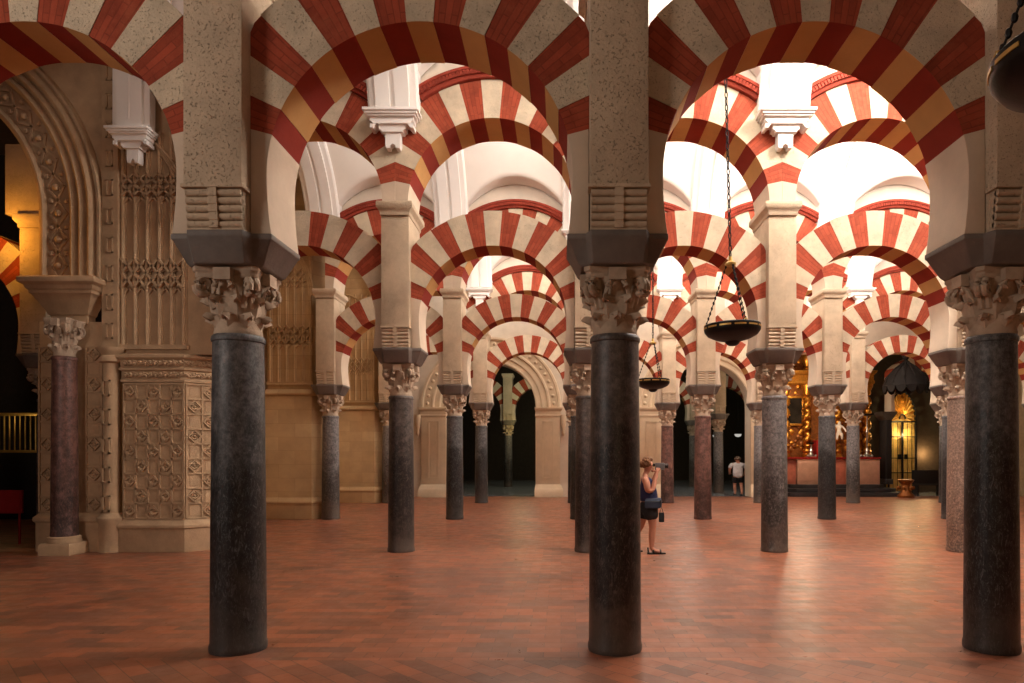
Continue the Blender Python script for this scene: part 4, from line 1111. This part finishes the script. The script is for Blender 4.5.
E = [(0,1),(1,2),(2,3),(3,4),(4,5),(5,6),(6,7),(3,8),(8,9),(9,10),(10,11),(3,12),(12,13),(13,14),(14,15),(0,16),(16,17),(17,18),(18,19),(19,20),(0,21),(21,22),(22,23),(23,24),(24,25)]
hand(J, E, 11, (.1, 1, -.2), (1, 0, .1), 1); hand(J, E, 15, (-.1, .6, -.7), (1, 0, .1), -1)
link('body', skin_mesh('body', J, E, M['skin2']), t)
b = MB(); b.ball((0, .075, 1.54), .092, 0, 14, 10, .9, 1.0, 1); scalp(b, (0, .075, 1.53), .08, 9, 60, ang=PI/2); link('hair', b.mesh('hair', M['hair2'], 0, False), t)
b = MB()
for s in (-1, 1): b.ball((s*.08, .085, 1.5), .026, 0, 8, 6, .5, .7, 1.1)
b.ball((0, .17, 1.49), .02, 0, 6, 5); link('face', b.mesh('face', M['skin2'], 0, False), t)
Jt = [(0,0,.70,.18,.15), (0,0,1.0,.17,.135), (0,.01,1.18,.18,.13), (0,.02,1.30,.14,.105), (-.19,.02,1.31,.075), (-.25,.03,1.12,.068), (.19,.02,1.31,.075), (.25,.03,1.12,.068), (0,.04,1.375,.065)]
link('shirt', skin_mesh('shirt', Jt, [(0,1),(1,2),(2,3),(3,4),(4,5),(3,6),(6,7),(3,8)], M['shirt']), t)
Js = [(0,0,.86,.155,.125), (-.09,0,.72,.105), (-.09,.04,.5,.09), (.09,0,.72,.105), (.09,-.01,.5,.09)]
link('shorts', skin_mesh('shorts', Js, [(0,1),(1,2),(0,3),(3,4)], M['black']), t)
for s, y in ((-1, .06), (1, -.11)):
    b = MB(); b.loft([[(s*.09+v*.045, y+u*.13, z) for u, v in ((-1,-.6), (-.5,-1), (.6,-1), (1,-.4), (1,.4), (.6,1), (-.5,1), (-1,.6))] for z in (.0, .05)], 0, False); link('shoe', b.mesh('shoe', M['leather'], .012), t)

# ---------------------------------------------------------------- lights
def point(x, y, z, w, col=(1, .945, .88), r=.5):
    l = bpy.data.lights.new('unseen_lamp', 'POINT'); l.energy = w; l.color = col; l.shadow_soft_size = r  # one name for skylights, lamps and added fill, none of them visible
    o = bpy.data.objects.new('unseen_lamp', l); COL.objects.link(o); o.location = (x, y, z); return o
LIT = [  # x, y, watts
    (-4.4, 3, 10), (-1.2, 3, 8), (2.1, 3, 5), (5.4, 3, 4),
    (-4.4, 9, 12), (-1.2, 9, 78), (2.1, 9, 270), (5.4, 9, 800), (8.6, 9, 700),
    (-4.4, 15, 65), (-1.2, 15, 110), (2.1, 15, 220), (5.4, 15, 420), (8.6, 15, 450),
    (-4.4, 21, 120), (-1.2, 21, 200), (2.1, 21, 290), (5.4, 21, 380), (8.6, 21, 400), (11.9, 21, 300),
    (-2.8, 25.8, 130), (2.1, 25.8, 140), (5.4, 25.8, 130), (10.3, 25.8, 160)]
def area(loc, to, size, w, col):
    l = bpy.data.lights.new('unseen_area_light', 'AREA'); l.energy = w; l.color = col; l.shape = 'SQUARE'; l.size = size
    o = bpy.data.objects.new('unseen_area_light', l); COL.objects.link(o); o.location = loc
    o.rotation_euler = (Vector(to)-Vector(loc)).to_track_quat('-Z', 'Y').to_euler()
area((-8.6, -.2, 4.8), (-2.6, 5.4, 4.8), 2.2, 250, (1, .86, .76))
area((1.5, -2.5, 2.6), (2.2, 6, 5.3), 2.0, 26, (1, .66, .36))   # warm fill light added behind the camera for the nearest arches
   # the first area light is unseen, added on the left to light the nearest row
for x, y, w in LIT: point(x, y, 8.8, w)  # point lamps standing in for the vault skylights
point(-9.85, 11.75, 5.6, 30, (1, .42, .045), .05)      # lamp behind the carved archway
point(-14.2, 17.4, 2.6, 3, (1, .7, .3), .1)
point(15.2, 30.3, 2.6, 40, (1, .84, .45), .08); point(15.2, 30.0, 3.7, 30, (1, .84, .42), .08)
point(16.35, 30.6, 1.75, 40, (1, .6, .25), .08)
point(9.6, 27.2, 4.2, 200, (1, .80, .55), .3)  # unseen lamp added to brighten the altarpiece
point(-1.2, 33, 5.5, 150, (.95, .95, .65), .3); point(-2.2, 35.4, 3.0, 12, (1, .8, .3), .1); point(1.5, 41, 5, 90, (.95, .95, .7), .3); point(6, 33, 5.5, 110, (.95, .9, .75), .3)  # unseen lamps added to lift the dim hall, one for its yellow glow

w = bpy.data.worlds.new('World'); SC.world = w; w.use_nodes = True
w.node_tree.nodes['Background'].inputs[0].default_value = (.8, .85, 1, 1); w.node_tree.nodes['Background'].inputs[1].default_value = .3

# ---------------------------------------------------------------- camera
cam = bpy.data.cameras.new('Camera'); co = bpy.data.objects.new('Camera', cam); COL.objects.link(co)
co.location = (0, 0, CAMZ); co.rotation_euler = (PI/2, 0, 0)
cam.lens = 24.0; cam.sensor_width = 36; cam.shift_x = (512-VX)/1024; cam.shift_y = (VY-341.5)/1024
cam.clip_start = .05; cam.clip_end = 200
SC.camera = co
SC.view_settings.view_transform = 'Standard'; SC.view_settings.look = 'None'
SC.view_settings.gamma = 1; SC.view_settings.use_curve_mapping = False; SC.view_settings.exposure = 0
SC.cycles.use_denoising = True
SC.cycles.max_bounces = 6; SC.cycles.diffuse_bounces = 4
